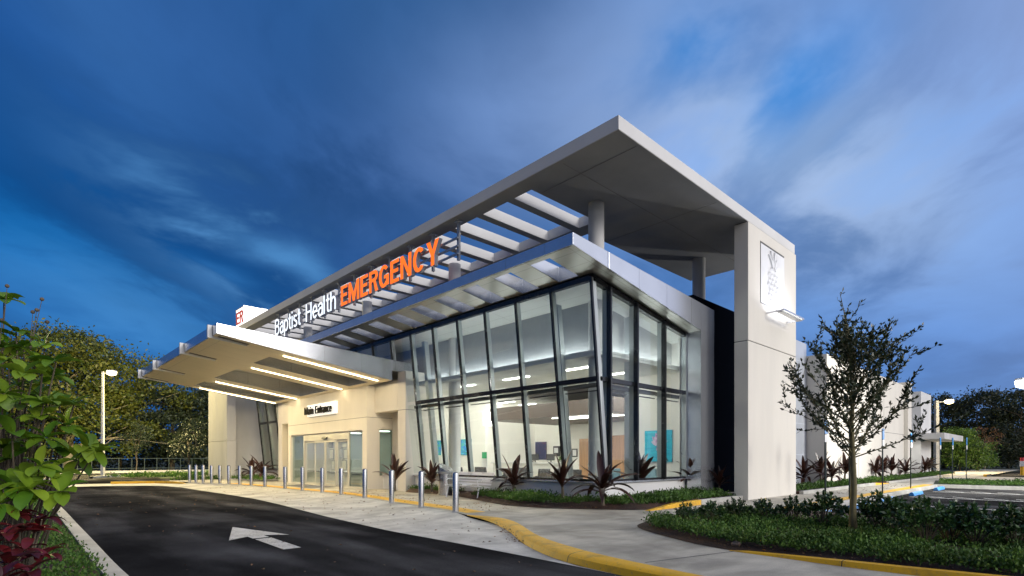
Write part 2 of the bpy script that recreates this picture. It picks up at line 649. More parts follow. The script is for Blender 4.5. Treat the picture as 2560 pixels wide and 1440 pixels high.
def resample(pts, n):
    p = np.array(pts, dtype=float)
    d = np.r_[0, np.cumsum(np.linalg.norm(np.diff(p, axis=0), axis=1))]
    t = np.linspace(0, d[-1], n)
    return np.stack([np.interp(t, d, p[:, k]) for k in range(p.shape[1])], 1)


def smooth_path(pts, n, it=3):
    p = resample(pts, n)
    for _ in range(it):
        p[1:-1] = 0.25 * p[:-2] + 0.5 * p[1:-1] + 0.25 * p[2:]
    return p


def loft(rows, m=0):
    mb = MB()
    n = len(rows[0])
    mb.add([tuple(p) for r in rows for p in r],
           [(k * n + i, k * n + i + 1, (k + 1) * n + i + 1, (k + 1) * n + i) for k in range(len(rows) - 1) for i in range(n - 1)], m)
    return mb


def offset_path(p, w):
    p = np.array(p, float)
    t = np.gradient(p[:, :2], axis=0)
    t = unit(t)
    nrm = np.stack([-t[:, 1], t[:, 0]], 1)
    q = p.copy()
    q[:, :2] += nrm * w
    return q


ORD = ['first', 'second', 'third', 'fourth', 'fifth', 'sixth', 'seventh', 'eighth', 'ninth', 'tenth', 'eleventh', 'twelfth',
       'thirteenth', 'fourteenth', 'fifteenth', 'sixteenth', 'seventeenth', 'eighteenth']
# ---------------------------------------------------------------- dusk sky
def build_world():
    w = bpy.data.worlds.new('World')
    scn.world = w
    w.use_nodes = True
    nt = NT(w.node_tree)
    bg = nt.n['Background']
    d0 = nt.new('ShaderNodeTexCoord').outputs['Generated']
    d0 = nt.vmath('NORMALIZE', d0)
    sp = nt.new('ShaderNodeSeparateXYZ')
    nt.link(d0, sp.inputs[0])
    dz = nt.math('ADD', nt.math('MAXIMUM', sp.outputs[2], 0.0), 0.16)
    qx = nt.math('DIVIDE', sp.outputs[0], dz)
    qy = nt.math('DIVIDE', sp.outputs[1], dz)
    wx, wy = 0.795, 0.606            # wind direction of the cloud layer
    al = nt.math('ADD', nt.math('MULTIPLY', qx, wx), nt.math('MULTIPLY', qy, wy))
    ac = nt.math('SUBTRACT', nt.math('MULTIPLY', qy, wx), nt.math('MULTIPLY', qx, wy))
    cb = nt.new('ShaderNodeCombineXYZ')
    nt.link(nt.math('MULTIPLY', al, 0.50), cb.inputs[0])
    nt.link(nt.math('MULTIPLY', ac, 0.85), cb.inputs[1])
    s1, s1c = nt.noise(cb.outputs[0], 1.3, 5, 0.55, 0.6)
    cb2 = nt.new('ShaderNodeCombineXYZ')
    nt.link(nt.math('MULTIPLY', al, 0.9), cb2.inputs[0])
    nt.link(nt.math('MULTIPLY', ac, 1.6), cb2.inputs[1])
    cb2.inputs[2].default_value = 4.2
    s2, s2c = nt.noise(cb2.outputs[0], 1.6, 6, 0.6, 0.8)
    warp = nt.vmath('SUBTRACT', s1c, (0.5, 0.5, 0.5))
    warp = nt.vmath('SCALE', warp)
    warp.node.inputs['Scale'].default_value = 0.17
    warp2 = nt.vmath('SUBTRACT', s2c, (0.5, 0.5, 0.5))
    warp2 = nt.vmath('SCALE', warp2)
    warp2.node.inputs['Scale'].default_value = 0.06
    d = nt.vmath('NORMALIZE', nt.vmath('ADD', nt.vmath('ADD', d0, warp), warp2))

    def blob(c, sx, sy, rot, strength, src=None):
        c = Vector(c).normalized()
        e1 = c.cross(Vector((0, 0, 1))).normalized()
        e2 = e1.cross(c)
        a, b = math.cos(R(rot)), math.sin(R(rot))
        f1 = (e1 * a + e2 * b) / math.sin(R(min(sx, 85)))
        f2 = (e2 * a - e1 * b) / math.sin(R(min(sy, 85)))
        src = src or d
        p = nt.vmath('DOT_PRODUCT', src, tuple(f1))
        q = nt.vmath('DOT_PRODUCT', src, tuple(f2))
        r2 = nt.math('ADD', nt.math('MULTIPLY', p, p), nt.math('MULTIPLY', q, q))
        g = nt.math('EXPONENT', nt.math('MULTIPLY', r2, -1.0))
        front = nt.ramp(nt.vmath('DOT_PRODUCT', src, tuple(c)), 0.0, 0.35)
        return nt.math('MULTIPLY', nt.math('MULTIPLY', g, front), strength)

    S = lambda r, g, b: tuple(((x / 255 + 0.055) / 1.055) ** 2.4 if x > 10 else x / 255 / 12.92 for x in (r, g, b))
    colr = nt.mix(nt.ramp(sp.outputs[2], 0.0, 0.75), S(36, 94, 164), S(40, 90, 154))
    # (px, py on the survey photograph, radii in degrees, tilt, colour, strength)
    zones = [
        (2350, 420, 26, 34, 0, (98, 150, 218), 0.95),
        (2500, 40, 14, 12, 0, (122, 156, 214), 0.85),
        (1200, 120, 15, 13, 0, (52, 100, 158), 0.9),
        (560, 430, 24, 9, -28, (18, 72, 136), 0.9),
        (420, 600, 15, 6, -14, (0, 70, 136), 0.95),
        (60, 120, 8, 14, 0, (34, 92, 168), 0.7),
        (290, 70, 5, 13, 35, (58, 112, 180), 0.75),
        (600, 210, 5, 15, 42, (58, 108, 176), 0.7),
        (60, 420, 12, 5, -25, (16, 96, 170), 0.7),
        (130, 690, 12, 4, -22, (10, 122, 204), 0.9),
        (330, 790, 10, 4, -12, (72, 140, 206), 0.8),
        (700, 640, 6, 1.8, -28, (92, 162, 228), 0.95),
        (470, 705, 3.5, 1.6, -30, (60, 135, 210), 0.8),
        (820, 520, 10, 5, -25, (36, 88, 152), 0.7),
        (950, 450, 8, 7, 0, (54, 98, 160), 0.8),
        (1330, 300, 12, 7, 20, (122, 158, 218), 0.85),
        (1620, 260, 7, 8, 0, (134, 166, 222), 0.85),
        (1700, 420, 13, 6, -25, (140, 172, 222), 0.85),
        (1640, 90, 5, 6, 0, (112, 158, 222), 0.7),
        (1900, 330, 5.5, 3.2, -22, (172, 198, 234), 0.95),
        (2060, 440, 7, 3.0, -30, (152, 184, 228), 0.9),
        (2220, 540, 7, 2.6, -24, (136, 172, 222), 0.8),
        (1740, 110, 3.8, 3.4, 15, (66, 142, 222), 0.9),
        (1990, 235, 5, 3.0, 35, (58, 142, 224), 0.95),
        (2120, 430, 3, 2.5, -30, (84, 148, 222), 0.5),
        (2350, 700, 14, 4.5, 0, (80, 124, 186), 0.8),
        (2150, 640, 7, 3, -15, (96, 138, 196), 0.6),
        (2440, 880, 15, 4, 0, (72, 122, 192), 0.7),
        (1600, 680, 14, 6, 0, (58, 108, 172), 0.8),
    ]
    for px, py, sx, sy, rot, c, st in zones:
        c3 = at(px, py, 1) - Vector((0, 0, CAM_H))
        colr = nt.mix(blob(c3, sx, sy, rot, st), colr, S(*c))
    # the bright ragged bank of cloud to the right of the roof
    cb3 = nt.new('ShaderNodeCombineXYZ')
    nt.link(nt.math('MULTIPLY', al, 0.85), cb3.inputs[0])
    nt.link(nt.math('MULTIPLY', ac, 1.1), cb3.inputs[1])
    cb3.inputs[2].default_value = 1.7
    s3, _ = nt.noise(cb3.outputs[0], 1.7, 6, 0.55, 0.4)
    for px, py, sx, sy, rot, c, lo_, hi_, st in [(1950, 390, 13, 6.5, -28, (190, 210, 240), 0.40, 0.56, 1.0), (1650, 230, 10, 9, 0, (146, 176, 228), 0.38, 0.62, 0.75),
                                                 (2000, 230, 8, 4.5, 30, (52, 138, 222), 0.44, 0.60, 0.75), (420, 640, 22, 9, -20, (0, 58, 118), 0.40, 0.62, 0.75), (750, 330, 22, 16, -20, (26, 62, 110), 0.40, 0.60, 0.82), (1150, 80, 16, 10, 0, (38, 80, 132), 0.40, 0.64, 0.7), (650, 640, 10, 4, -28, (100, 168, 232), 0.46, 0.62, 0.85), (2300, 250, 16, 16, 0, (104, 158, 226), 0.42, 0.64, 0.6)]:
        c3 = at(px, py, 1) - Vector((0, 0, CAM_H))
        m = nt.math('MULTIPLY', blob(c3, sx, sy, rot, st, d0), nt.ramp(s3, lo_, hi_))
        colr = nt.mix(m, colr, S(*c))
    k = nt.math('MULTIPLY', nt.ramp(s1, 0.3, 0.7, 0.90, 1.10), nt.ramp(s3, 0.32, 0.68, 0.84, 1.16))
    sc = nt.vmath('SCALE', colr)
    nt.link(k, sc.node.inputs['Scale'])
    colr = sc
    # the rest of the sky: dark to the left and behind, the afterglow behind the camera to the right
    colr = nt.mix(blob((-1, -0.1, 0.35), 60, 60, 0, 0.85, d0), colr, S(22, 60, 112))
    colr = nt.mix(blob((0.80, -0.60, 0.26), 30, 30, 0, 0.9, d0), colr, (0.42, 0.50, 0.76))
    colr = nt.mix(blob((0.0, -0.95, 0.28), 34, 30, 0, 1.0, d0), colr, GLOW)
    nt.link(colr, bg.inputs[0])
    bg.inputs[1].default_value = 1.0


GLOW = (2.7, 2.6, 2.6)
build_world()

sun_d = bpy.data.lights.new('sun', 'SUN')
sun_d.energy = 1.3
sun_d.angle = R(14)
sun_d.color = (1.0, 0.95, 0.90)
sun = bpy.data.objects.new('sun', sun_d)
col.objects.link(sun)
sun.rotation_euler = Vector((-0.20, 0.92, -0.34)).to_track_quat('-Z', 'Y').to_euler()

scn.view_settings.view_transform = 'Standard'
scn.view_settings.look = 'None'
scn.view_settings.exposure = 0
scn.view_settings.gamma = 1
scn.cycles.use_denoising = True
scn.cycles.sample_clamp_indirect = 6
scn.cycles.sample_clamp_direct = 7.0
scn.cycles.max_bounces = 10
scn.cycles.transparent_max_bounces = 24
scn.cycles.caustics_reflective = False
scn.cycles.caustics_refractive = False

# ---------------------------------------------------------------- ground, roads, walks
mb = MB()
mb.slab([-700, -60, 0, 90, 700], [-700, -60, 0, 90, 900], lambda i, j: True, -0.6, -0.26)
struct(mb, 'ground', GRASS)
LOW = -0.12
mb = MB()
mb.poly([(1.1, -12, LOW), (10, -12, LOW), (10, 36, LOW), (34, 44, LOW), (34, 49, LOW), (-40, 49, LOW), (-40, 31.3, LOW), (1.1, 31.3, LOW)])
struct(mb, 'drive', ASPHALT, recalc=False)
mb = MB()
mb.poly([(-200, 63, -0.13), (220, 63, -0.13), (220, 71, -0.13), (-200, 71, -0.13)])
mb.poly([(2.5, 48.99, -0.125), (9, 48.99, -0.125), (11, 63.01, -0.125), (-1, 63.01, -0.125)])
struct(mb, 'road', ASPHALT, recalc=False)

kerb_in = [(6.05, -12), (5.95, -4), (5.9, 0), (6.08, 3.16), (6.21, 3.88), (6.32, 4.78), (6.58, 5.58), (6.87, 6.39), (7.27, 7.12), (8.07, 8.24), (8.60, 9.17), (8.76, 9.98), (8.45, 10.54)]
kerb_out = [(5.80, -12), (5.71, -4), (5.70, 0), (5.84, 3.2), (5.87, 4.13), (5.92, 4.9), (6.12, 5.57), (6.47, 6.33), (6.89, 7.07), (7.48, 7.88), (8.12, 8.89), (8.42, 9.65), (8.40, 10.5)]
boll_line = [(8.45, 10.54), (8.75, 11.6), (8.95, 13.2), (9.15, 15.14), (9.5, 17.63), (9.75, 20.0), (9.8, 21.8), (9.75, 23.8), (9.68, 25.6), (9.62, 28.1), (9.54, 29.9), (9.4, 31.7), (9.15, 32.7), (8.9, 33.6), (8.6, 34.4), (8.35, 35.3), (8.2, 36.5)]
ki = smooth_path(kerb_in, 60)
ko = smooth_path(kerb_out, 60)
bl = smooth_path(boll_line, 60)
zt = lambda q, z: [(a, b, z) for a, b in q]
# the raised yellow kerb of the walk in front: top, rounded edge, face
rows = [zt(ki, 0.003), zt(ki * 0.45 + ko * 0.55, 0.004), zt(ki * 0.2 + ko * 0.8, -0.006), zt(ki * 0.08 + ko * 0.92, -0.03), zt(ko, -0.125)]
fade = np.clip((10.55 - ki[:, 1]) / 1.6, 0, 1)
rows = [[(x, y, z if z > 0 else max(z, -0.002 + (z) * f) if f < 1 else z) for (x, y, z), f in zip(r, fade)] for r in rows]
struct(loft(rows), 'kerb', YELLOW, smooth=True)
# concrete apron, rising to the flush line of bollards
outer = [(5.86, 4.2), (5.93, 6.08), (5.96, 7.95), (5.94, 10.09), (6.22, 13.75), (6.7, 18.0), (7.0, 21.5), (7.02, 25.0), (6.95, 29.0), (6.95, 33.0), (6.5, 36.0), (4.6, 37.2), (2.2, 37.6)]
inner = [(x, y) for x, y in kerb_out if y > 4.0][1:] + boll_line[1:] + [(8.0, 38.0), (7.0, 39.8), (4.8, 40.9), (2.2, 41.2)]
A = smooth_path(outer, 140)
B = resample(inner, 140)
zi = np.where(B[:, 1] < 10.2, LOW + 0.006, np.where(B[:, 1] > 37, LOW + 0.006, -0.004))
zi = np.interp(np.arange(140), np.arange(140), zi)
for _ in range(4):
    zi[1:-1] = 0.25 * zi[:-2] + 0.5 * zi[1:-1] + 0.25 * zi[2:]
rows = []
for k in range(9):
    f = k / 8
    rows.append([(a[0] + (b[0] - a[0]) * f, a[1] + (b[1] - a[1]) * f, LOW + 0.006 + (z - LOW - 0.006) * f ** 1.5) for a, b, z in zip(A, B, zi)])
struct(loft(rows), 'apron_pavement', CONCRETE, smooth='all')
# walk
walk = [(x, y) for x, y in ki] + [(x, y) for x, y in bl[1:]] + [(8.0, 37.6), (7.6, 39.0), (7.9, 40.4), (13, 40.4), (13, 20), (13.2, 9.6), (95, 9.6), (95, 5.52), (15.4, 5.52), (15.4, -12)]
mb = MB()
mb.poly([(x, y, 0.0) for x, y in walk])
struct(mb, 'pavement', CONCRETE2, recalc=False)
# joints cut across the walks
mb = MB()


def joint(a, b, z, w=0.014):
    a, b = Vector((*a, z)), Vector((*b, z))
    t = (b - a).normalized() * w
    n = Vector((-t.y, t.x, 0))
    mb.quad(a - n, b - n, b + n, a + n)


for a, b in [((7.33, 7.15), (9.2, 6.12)), ((6.30, 4.05), (8.08, 3.62)), ((5.98, 1.2), (8.0, 1.0)), ((8.9, 10.4), (11.0, 10.5)), ((9.1, 13.3), (11.4, 13.32)), ((9.35, 16.3), (12.6, 16.5)), ((9.85, 19.6), (12.1, 19.6)), ((9.9, 22.6), (12.1, 22.6)), ((9.9, 27.2), (12.1, 27.2)), ((9.7, 31.4), (12.1, 31.4))]:
    joint(a, b, 0.004)
for k in range(18):
    x = 16.5 + 1.9 * k
    joint((x, 6.02), (x, 7.5 if x > 18.4 else 7.7), 0.004)
struct(mb, 'pavement_joint', JOINT, recalc=False)
tb_in = offset_path(bl, -0.16)
tb_out = offset_path(bl, -0.72)
keep_ = (bl[:, 1] > 10.9) & (bl[:, 1] < 33.2)
mb = loft([zt(tb_in[keep_], 0.005), zt(tb_out[keep_], 0.005)])
struct(mb, 'tactile_paving', TACTILE, recalc=False)
# left kerb and bed
lk = smooth_path([(1.26, -12), (1.20, 2), (1.13, 8.61), (1.19, 11.91), (1.22, 14.4), (1.3, 19.26), (1.34, 24), (1.33, 29), (1.0, 31.2)], 60)
lo = offset_path(lk, 0.23)
struct(loft([zt(lk, -0.125), zt(lk * 0.93 + lo * 0.07, -0.01), zt(lk * 0.8 + lo * 0.2, 0.004), zt(lo, 0.006), zt(lo, -0.125)]), 'kerb', KERB_C, smooth=True)
rows = []
for k in range(6):
    f = k / 5
    rows.append([(x - 0.0 - 5 * f, y, -0.03 + 0.18 * f) for x, y in lo])
struct(loft(rows), 'mulch_bed', MULCH, smooth='all')
# yellow kerb nose and kerbs at the far end of the drive
far = smooth_path([(8.25, 36.3), (8.05, 37.6), (7.6, 38.9), (6.7, 40.0), (4.84, 40.33)], 24)
fo = offset_path(far, 0.16)
rise = np.clip(np.linspace(0, 3, 24), 0, 1) * 0.14
struct(loft([[(x, y, LOW - 0.004) for x, y in far], [(x, y, LOW + r) for (x, y), r in zip(far * 0.9 + fo * 0.1, rise)], [(x, y, LOW + r) for (x, y), r in zip(fo, rise)], [(x, y, LOW - 0.004) for x, y in fo]]), 'kerb', YELLOW)


def kerb_run(pts, w, z0, z1, m, name='kerb'):
    p = np.array(pts, float)
    q = offset_path(p, w)
    return struct(loft([zt(p, z0), zt(p, z1), zt(q, z1), zt(q, z0)]), name, m)


kerb_run([(3.0, 48.9), (0, 49.1), (-30, 49.2)], -0.3, -0.27, 0.03, KERB_C)
kerb_run([(5.2, 52.6), (6.5, 55.0), (9.6, 57.4), (12, 58.3), (40, 58.8)], 0.3, -0.27, 0.04, KERB_C)
kerb_run([(-120, 62.6), (-1.2, 62.6)], 0.25, -0.27, 0.0, KERB_C)
kerb_run([(11, 62.6), (120, 62.6)], 0.25, -0.27, 0.0, KERB_C)
kerb_run([(-120, 71.4), (200, 71.4)], 0.9, -0.27, 0.12, KERB_C)  # wide pale kerb, added to read like a passing car's light trail

# planting bed along the lobby
bed = [(12.3, 19.5), (12.5, 17.6), (12.45, 16.6), (12.0, 14.9), (11.4, 13.32), (10.98, 11.89), (11.1, 10.57), (11.6, 9.6), (12.0, 9.05), (12.75, 8.14), (14.2, 8.12), (15.49, 8.12), (18.5, 8.10)]
bi = [(13.15, 19.5), (13.15, 17.6), (13.15, 16.6), (13.15, 14.9), (13.15, 13.3), (13.15, 11.9), (13.15, 10.6), (13.15, 9.75), (13.2, 9.72), (13.6, 9.72), (14.4, 9.75), (15.6, 9.75), (18.5, 9.85)]
A = smooth_path(bed, 60, 2)
B = resample(bi, 60)
rows = [[(a[0] + (b[0] - a[0]) * f, a[1] + (b[1] - a[1]) * f, 0.012 + 0.16 * min(1, f * 3)) for a, b in zip(A, B)] for f in np.linspace(0, 1, 8)]
struct(loft(rows), 'mulch_bed', MULCH, smooth='all')
mb = MB()
mb.prism([(12.62, 7.98, -0.01), (15.49, 7.98, -0.01), (15.49, 7.98, 0.15), (14.0, 7.98, 0.13), (12.62, 7.98, 0.006)], (0, 0.15, 0))
struct(mb, 'kerb', YELLOW, bev=0.012)
mb = MB()
mb.box(15.493, 18.44, 7.98, 8.13, -0.01, 0.15)
struct(mb, 'kerb', KERB_C, bev=0.015)
# bed along the long wall
mb = MB()
mb.slab([22.92, 30, 40, 53.5], [7.71, 8.2, 9.0, 9.93], lambda i, j: True, -0.02, lambda x, y: 0.09 + 0.06 * min(1, (y - 7.7) / 0.6))
struct(mb, 'mulch_bed', MULCH)
mb = MB()
mb.box(22.92, 33.7, 7.55, 7.70, -0.01, 0.13)
mb.box(36.6, 53.5, 7.55, 7.70, -0.01, 0.11)
struct(mb, 'kerb', KERB_C, bev=0.012)
mb = MB()
mb.prism([(33.703, 7.55, -0.01), (36.597, 7.55, -0.01), (36.597, 7.55, 0.02), (33.703, 7.55, 0.13)], (0, 0.15, 0))
struct(mb, 'kerb', YELLOW)
# yellow tactile band and parking lot
mb = MB()
mb.poly([(15.6, 5.54, 0.005), (24.0, 5.54, 0.005), (36.6, 5.54, 0.005), (36.6, 5.98, 0.005), (15.6, 5.98, 0.005)])
struct(mb, 'tactile_paving', TACTILE, recalc=False)
LOT = -0.16
mb = MB()
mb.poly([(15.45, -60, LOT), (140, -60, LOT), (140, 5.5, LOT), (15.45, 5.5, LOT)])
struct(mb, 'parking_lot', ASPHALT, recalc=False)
mb = MB()
mb.box(15.40, 15.56, -12, 5.36, LOT - 0.02, 0.02)
mb.box(15.40, 36.6, 5.37, 5.53, LOT - 0.02, 0.002)
struct(mb, 'kerb', KERB_C, bev=0.012)
mb = MB()
for xl in (18.2, 21.9, 26.9, 32.0):
    for dx in (0.0, 0.26):
        mb.box(xl + dx, xl + dx + 0.09, -0.8, 4.9, LOT + 0.002, LOT + 0.005)
for xl in (18.5, 27.1, 32.2):
    for k in range(5):
        y0 = 0.0 + k * 0.95
        mb.hexa([(xl + z, y0 + 0, LOT + 0.0025) if False else p for z in (0,) for p in [
            (xl + 0.15, y0, LOT + 0.002), (xl + 0.29, y0, LOT + 0.002), (xl + 1.2, y0 + 0.8, LOT + 0.002), (xl + 1.06, y0 + 0.8, LOT + 0.002),
            (xl + 0.15, y0, LOT + 0.0045), (xl + 0.29, y0, LOT + 0.0045), (xl + 1.2, y0 + 0.8, LOT + 0.0045), (xl + 1.06, y0 + 0.8, LOT + 0.0045)]])
for k in range(7):
    mb.box(18.0 + 2.75 * k, 18.12 + 2.75 * k, -14, -8.2, LOT + 0.002, LOT + 0.005)
struct(mb, 'road_marking', ROADPAINT)
# grass island at the end of the bays, walk and second lot beyond it
mb = MB()
mb.poly([(36.9, -8, 0.014), (40.9, -8, 0.014), (43.3, 2, 0.014), (43.6, 6.5, 0.014), (36.9, 5.6, 0.014)])
struct(mb, 'mulch_bed', GRASS, recalc=False)
mb = MB()
mb.box(36.6, 36.89, -8, 6.0, LOT - 0.02, 0.02)
mb.box(50.0, 80, 6.7, 6.95, LOT - 0.02, 0.04)
struct(mb, 'kerb', KERB_C, bev=0.012)
mb = MB()
mb.poly([(43.65, -8, -0.02), (52, -8, -0.02), (58, 6.6, -0.02), (58, 9.5, -0.02), (43.65, 9.5, -0.02)])
struct(mb, 'pavement', CONCRETE2, recalc=False)
mb = MB()
mb.box(56.5, 59.5, 5.2, 5.42, -0.05, 0.16)
struct(mb, 'kerb', YELLOW)
# front right bed
fb = [(15.38, 5.2), (13.8, 6.25), (12.5, 6.62), (10.67, 6.75), (9.6, 6.42), (9.05, 5.85), (8.80, 5.35), (8.31, 4.48), (8.06, 3.66), (8.08, 2.93), (8.02, 2.0), (8.05, 1.2), (8.2, 0), (8.4, -4)]
A = smooth_path(fb, 70, 2)
B = resample([(15.38, 5.0), (14.5, 5.0), (13.0, 5.0), (12.0, 5.0), (11.5, 4.8), (11.2, 4.5), (11.2, 4), (11.2, 3.5), (11.2, 3), (11.2, 2.5), (11.2, 2), (11.2, 1), (11.2, 0), (11.2, -4)], 70)
C_ = B.copy()
C_[:, 0] = 15.38
rows = [[(a[0] + (b[0] - a[0]) * f, a[1] + (b[1] - a[1]) * f, 0.010 + 0.10 * min(1, f * 2.2)) for a, b in zip(A, B)] for f in np.linspace(0, 1, 8)]
rows.append([(c[0], c[1], 0.06) for c in C_])
struct(loft(rows), 'mulch_bed', MULCH, smooth='all')
ky = smooth_path([(8.06, 3.7), (8.03, 2.9), (7.93, 2.0), (8.0, 1.2), (8.15, 0), (8.35, -4)], 30)
kz = np.interp(ky[:, 1], [-4, 2, 3.7], [0.13, 0.075, 0.008])
kq = offset_path(ky, 0.13)
struct(loft([[(x, y, -0.01) for x, y in ky - (kq - ky) * 0.15], [(x, y, z) for (x, y), z in zip(ky, kz)], [(x, y, z) for (x, y), z in zip(kq, kz)], [(x, y, -0.01) for x, y in kq]]), 'kerb', YELLOW, smooth=True)

# painted arrow on the drive
mb = MB()
z = LOW + 0.004
tip, br, bl_ = Vector((3.75, 13.0, z)), Vector((4.2, 10.92, z)), Vector((3.08, 10.9, z))
mb.poly([tip, bl_, Vector((3.50, 11.2, z)), Vector((3.49, 10.86, z)), Vector((3.79, 10.86, z)), Vector((3.80, 11.2, z)), br])
mb.poly([Vector((3.49, 10.74, z)), Vector((3.44, 9.2, z)), Vector((3.74, 9.2, z)), Vector((3.79, 10.74, z))])
tag(mb.build('painted_arrow', ROADPAINT, recalc=False), 'white arrow painted on the dark asphalt drive', 'road marking')
# ---------------------------------------------------------------- the emergency building
bld = thing('emergency_building', 'white flat roofed emergency building with leaning glass lobby and lit entrance canopy', 'building', (18, 24, 0))
ZR0, ZR1 = 9.5, 9.86

# upper roof: slab with a row of slots along the left side
ys = [7.84, 11.4, 12.16]
slots = [(11.4, 12.16)]
y = 12.46
while y < 38.4:
    slots.append((y, y + 1.2))
    y += 1.5
ys = sorted(set([7.84, 12.27, 44.0] + [v for s in slots for v in s]))
xs = [11.03, 11.6, 14.75, 15.36, 22.84]


def roof_keep(i, j):
    xm, ym = (xs[i] + xs[i + 1]) / 2, (ys[j] + ys[j + 1]) / 2
    if xm > 15.36 and ym > 12.27:
        return False
    if 11.6 < xm < 14.75:
        return not any(a < ym < b for a, b in slots)
    return True


mb = MB()
mb.slab(xs, ys, roof_keep, ZR0, ZR1)
roof = mb.build('roof', STUCCO, bld, bev=0.012)
mb = MB()
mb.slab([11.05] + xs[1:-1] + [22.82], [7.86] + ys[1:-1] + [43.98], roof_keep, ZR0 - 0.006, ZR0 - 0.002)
mb.build('soffit_shade_sheet', SOFFIT_SHADED, bld)  # added sheet that carries the roof underside's shade in its colour
mb = MB()
mb.box(11.2, 22.6, 9.78, 9.795, ZR0 - 0.012, ZR0 - 0.0075)
mb.box(16.4, 16.415, 7.95, 12.2, ZR0 - 0.012, ZR0 - 0.0075)
mb.box(11.95, 11.965, 7.95, 11.3, ZR0 - 0.012, ZR0 - 0.0075)
mb.build('soffit_joint', SOFFIT_JOINT, roof)
# end walls that carry the roof
mb = MB()
mb.box(18.45, 22.9, 7.815, 8.30, -0.05, 5.42)
mb.box(18.45, 22.9, 7.815, 8.30, 5.445, ZR0 - 0.025)
pier = mb.build('pier_wall', STUCCO_WARM, bld, bev=0.012)
mb = MB()
mb.box(18.47, 22.88, 7.835, 8.28, 5.41, 5.455)
mb.build('wall_joint', JOINT, pier)
mb = MB()
mb.box(18.47, 22.82, 7.86, 8.28, ZR0 - 0.03, ZR0 - 0.008)
mb.build('wall_joint', JOINT, pier)
mb = MB()
mb.box(11.05, 11.60, 39.5, 43.98, -0.05, 2.6)
mb.box(11.05, 11.60, 39.5, 43.98, 2.62, 6.3)
mb.box(11.05, 11.60, 39.5, 43.98, 6.32, ZR0 - 0.0065)
mb.build('pier_wall', STUCCO_GREY, bld, bev=0.012)
for x, y in [(13.75, 10.63), (20.56, 10.7), (13.75, 18.0), (13.75, 25.4), (13.75, 32.8)]:
    mb = MB()
    mb.cyl(x, y, 0.02, ZR0 - 0.0065, 0.25, 32)
    mb.build('column', STUCCO, bld, smooth=True)

# lower canopy roof over the glass: a wedge, its soffit falling towards the back
zt_ = lambda x, y: 7.31 - (x - 10.83) * 0.0712
zs_ = lambda x, y: 6.985 - (x - 10.83) * 0.162
ysq = [(10.13 + 1.57 * k, 10.90 + 1.57 * k) for k in range(17)]
ys2 = sorted(set([9.13, 38.3] + [v for s in ysq for v in s]))
xs2 = [10.83, 11.02, 12.27, 12.40]
mb = MB()
mb.slab(xs2, ys2, lambda i, j: not (i == 1 and any(a - 1e-6 <= ys2[j] < b - 1e-6 for a, b in ysq)), zs_, zt_)
mb.slab([12.40, 17.7, 18.68], [9.13, 9.62], lambda i, j: i == 0, zs_, zt_)
mb.build('canopy_roof', [ALU], bld, bev=0.006)
# sheet soffit just under the wedge, with the same square openings
mb = MB()
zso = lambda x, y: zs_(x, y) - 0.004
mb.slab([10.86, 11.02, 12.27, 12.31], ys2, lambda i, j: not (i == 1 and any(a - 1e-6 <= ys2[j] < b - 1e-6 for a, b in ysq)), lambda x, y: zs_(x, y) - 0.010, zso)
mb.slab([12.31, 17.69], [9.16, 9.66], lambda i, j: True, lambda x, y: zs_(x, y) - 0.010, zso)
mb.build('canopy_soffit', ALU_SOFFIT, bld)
# flat deck over the lobby behind the wedge
mb = MB()
mb.slab([12.401, 18.42], [9.625, 38.3], lambda i, j: True, lambda x, y: zs_(x, y) + 0.25, lambda x, y: zt_(x, y) - 0.02)
mb.build('lobby_roof', ALU, bld)
# metal return at the right end of the glass
mb = MB()
mb.box(17.705, 18.68, 9.135, 9.66, 0.0, 5.86)
mb.hexa([(17.705, 9.132, 5.862), (18.68, 9.132, 5.862), (18.68, 9.66, 5.862), (17.705, 9.66, 5.862), (17.705, 9.132, 6.815), (18.68, 9.132, 6.745), (18.68, 9.66, 6.745), (17.705, 9.66, 6.815)])
mb.build('end_panel', ALU, bld)

# sill walls
mb = MB()
mb.box(13.0, 13.25, 9.74, 38.0, -0.02, 0.66)
mb.box(13.252, 17.70, 9.74, 9.92, -0.02, 0.66)
mb.build('sill_wall', STUCCO, bld)
mb = MB()
mb.prism([(12.92, 9.66, 0.662), (17.70, 9.66, 0.662), (17.70, 9.93, 0.662), (13.26, 9.93, 0.662), (13.26, 38.0, 0.662), (12.92, 38.0, 0.662)], (0, 0, 0.055))
mb.build('sill', ALU, bld, bev=0.006)

# leaning window wall on the left, upright one on the right
ZB, ZM, ZH = 0.72, 3.75, 6.62
lx = lambda z: 12.97 - 0.64 * (z - 0.72) / 5.9


def lean(mb, y0, y1, d0, d1, z0=ZB, z1=ZH, m=0):
    mb.hexa([(lx(z0) + d0, y0, z0), (lx(z0) + d1, y0, z0), (lx(z0) + d1, y1, z0), (lx(z0) + d0, y1, z0),
             (lx(z1) + d0, y0, z1), (lx(z1) + d1, y0, z1), (lx(z1) + d1, y1, z1), (lx(z1) + d0, y1, z1)], m)


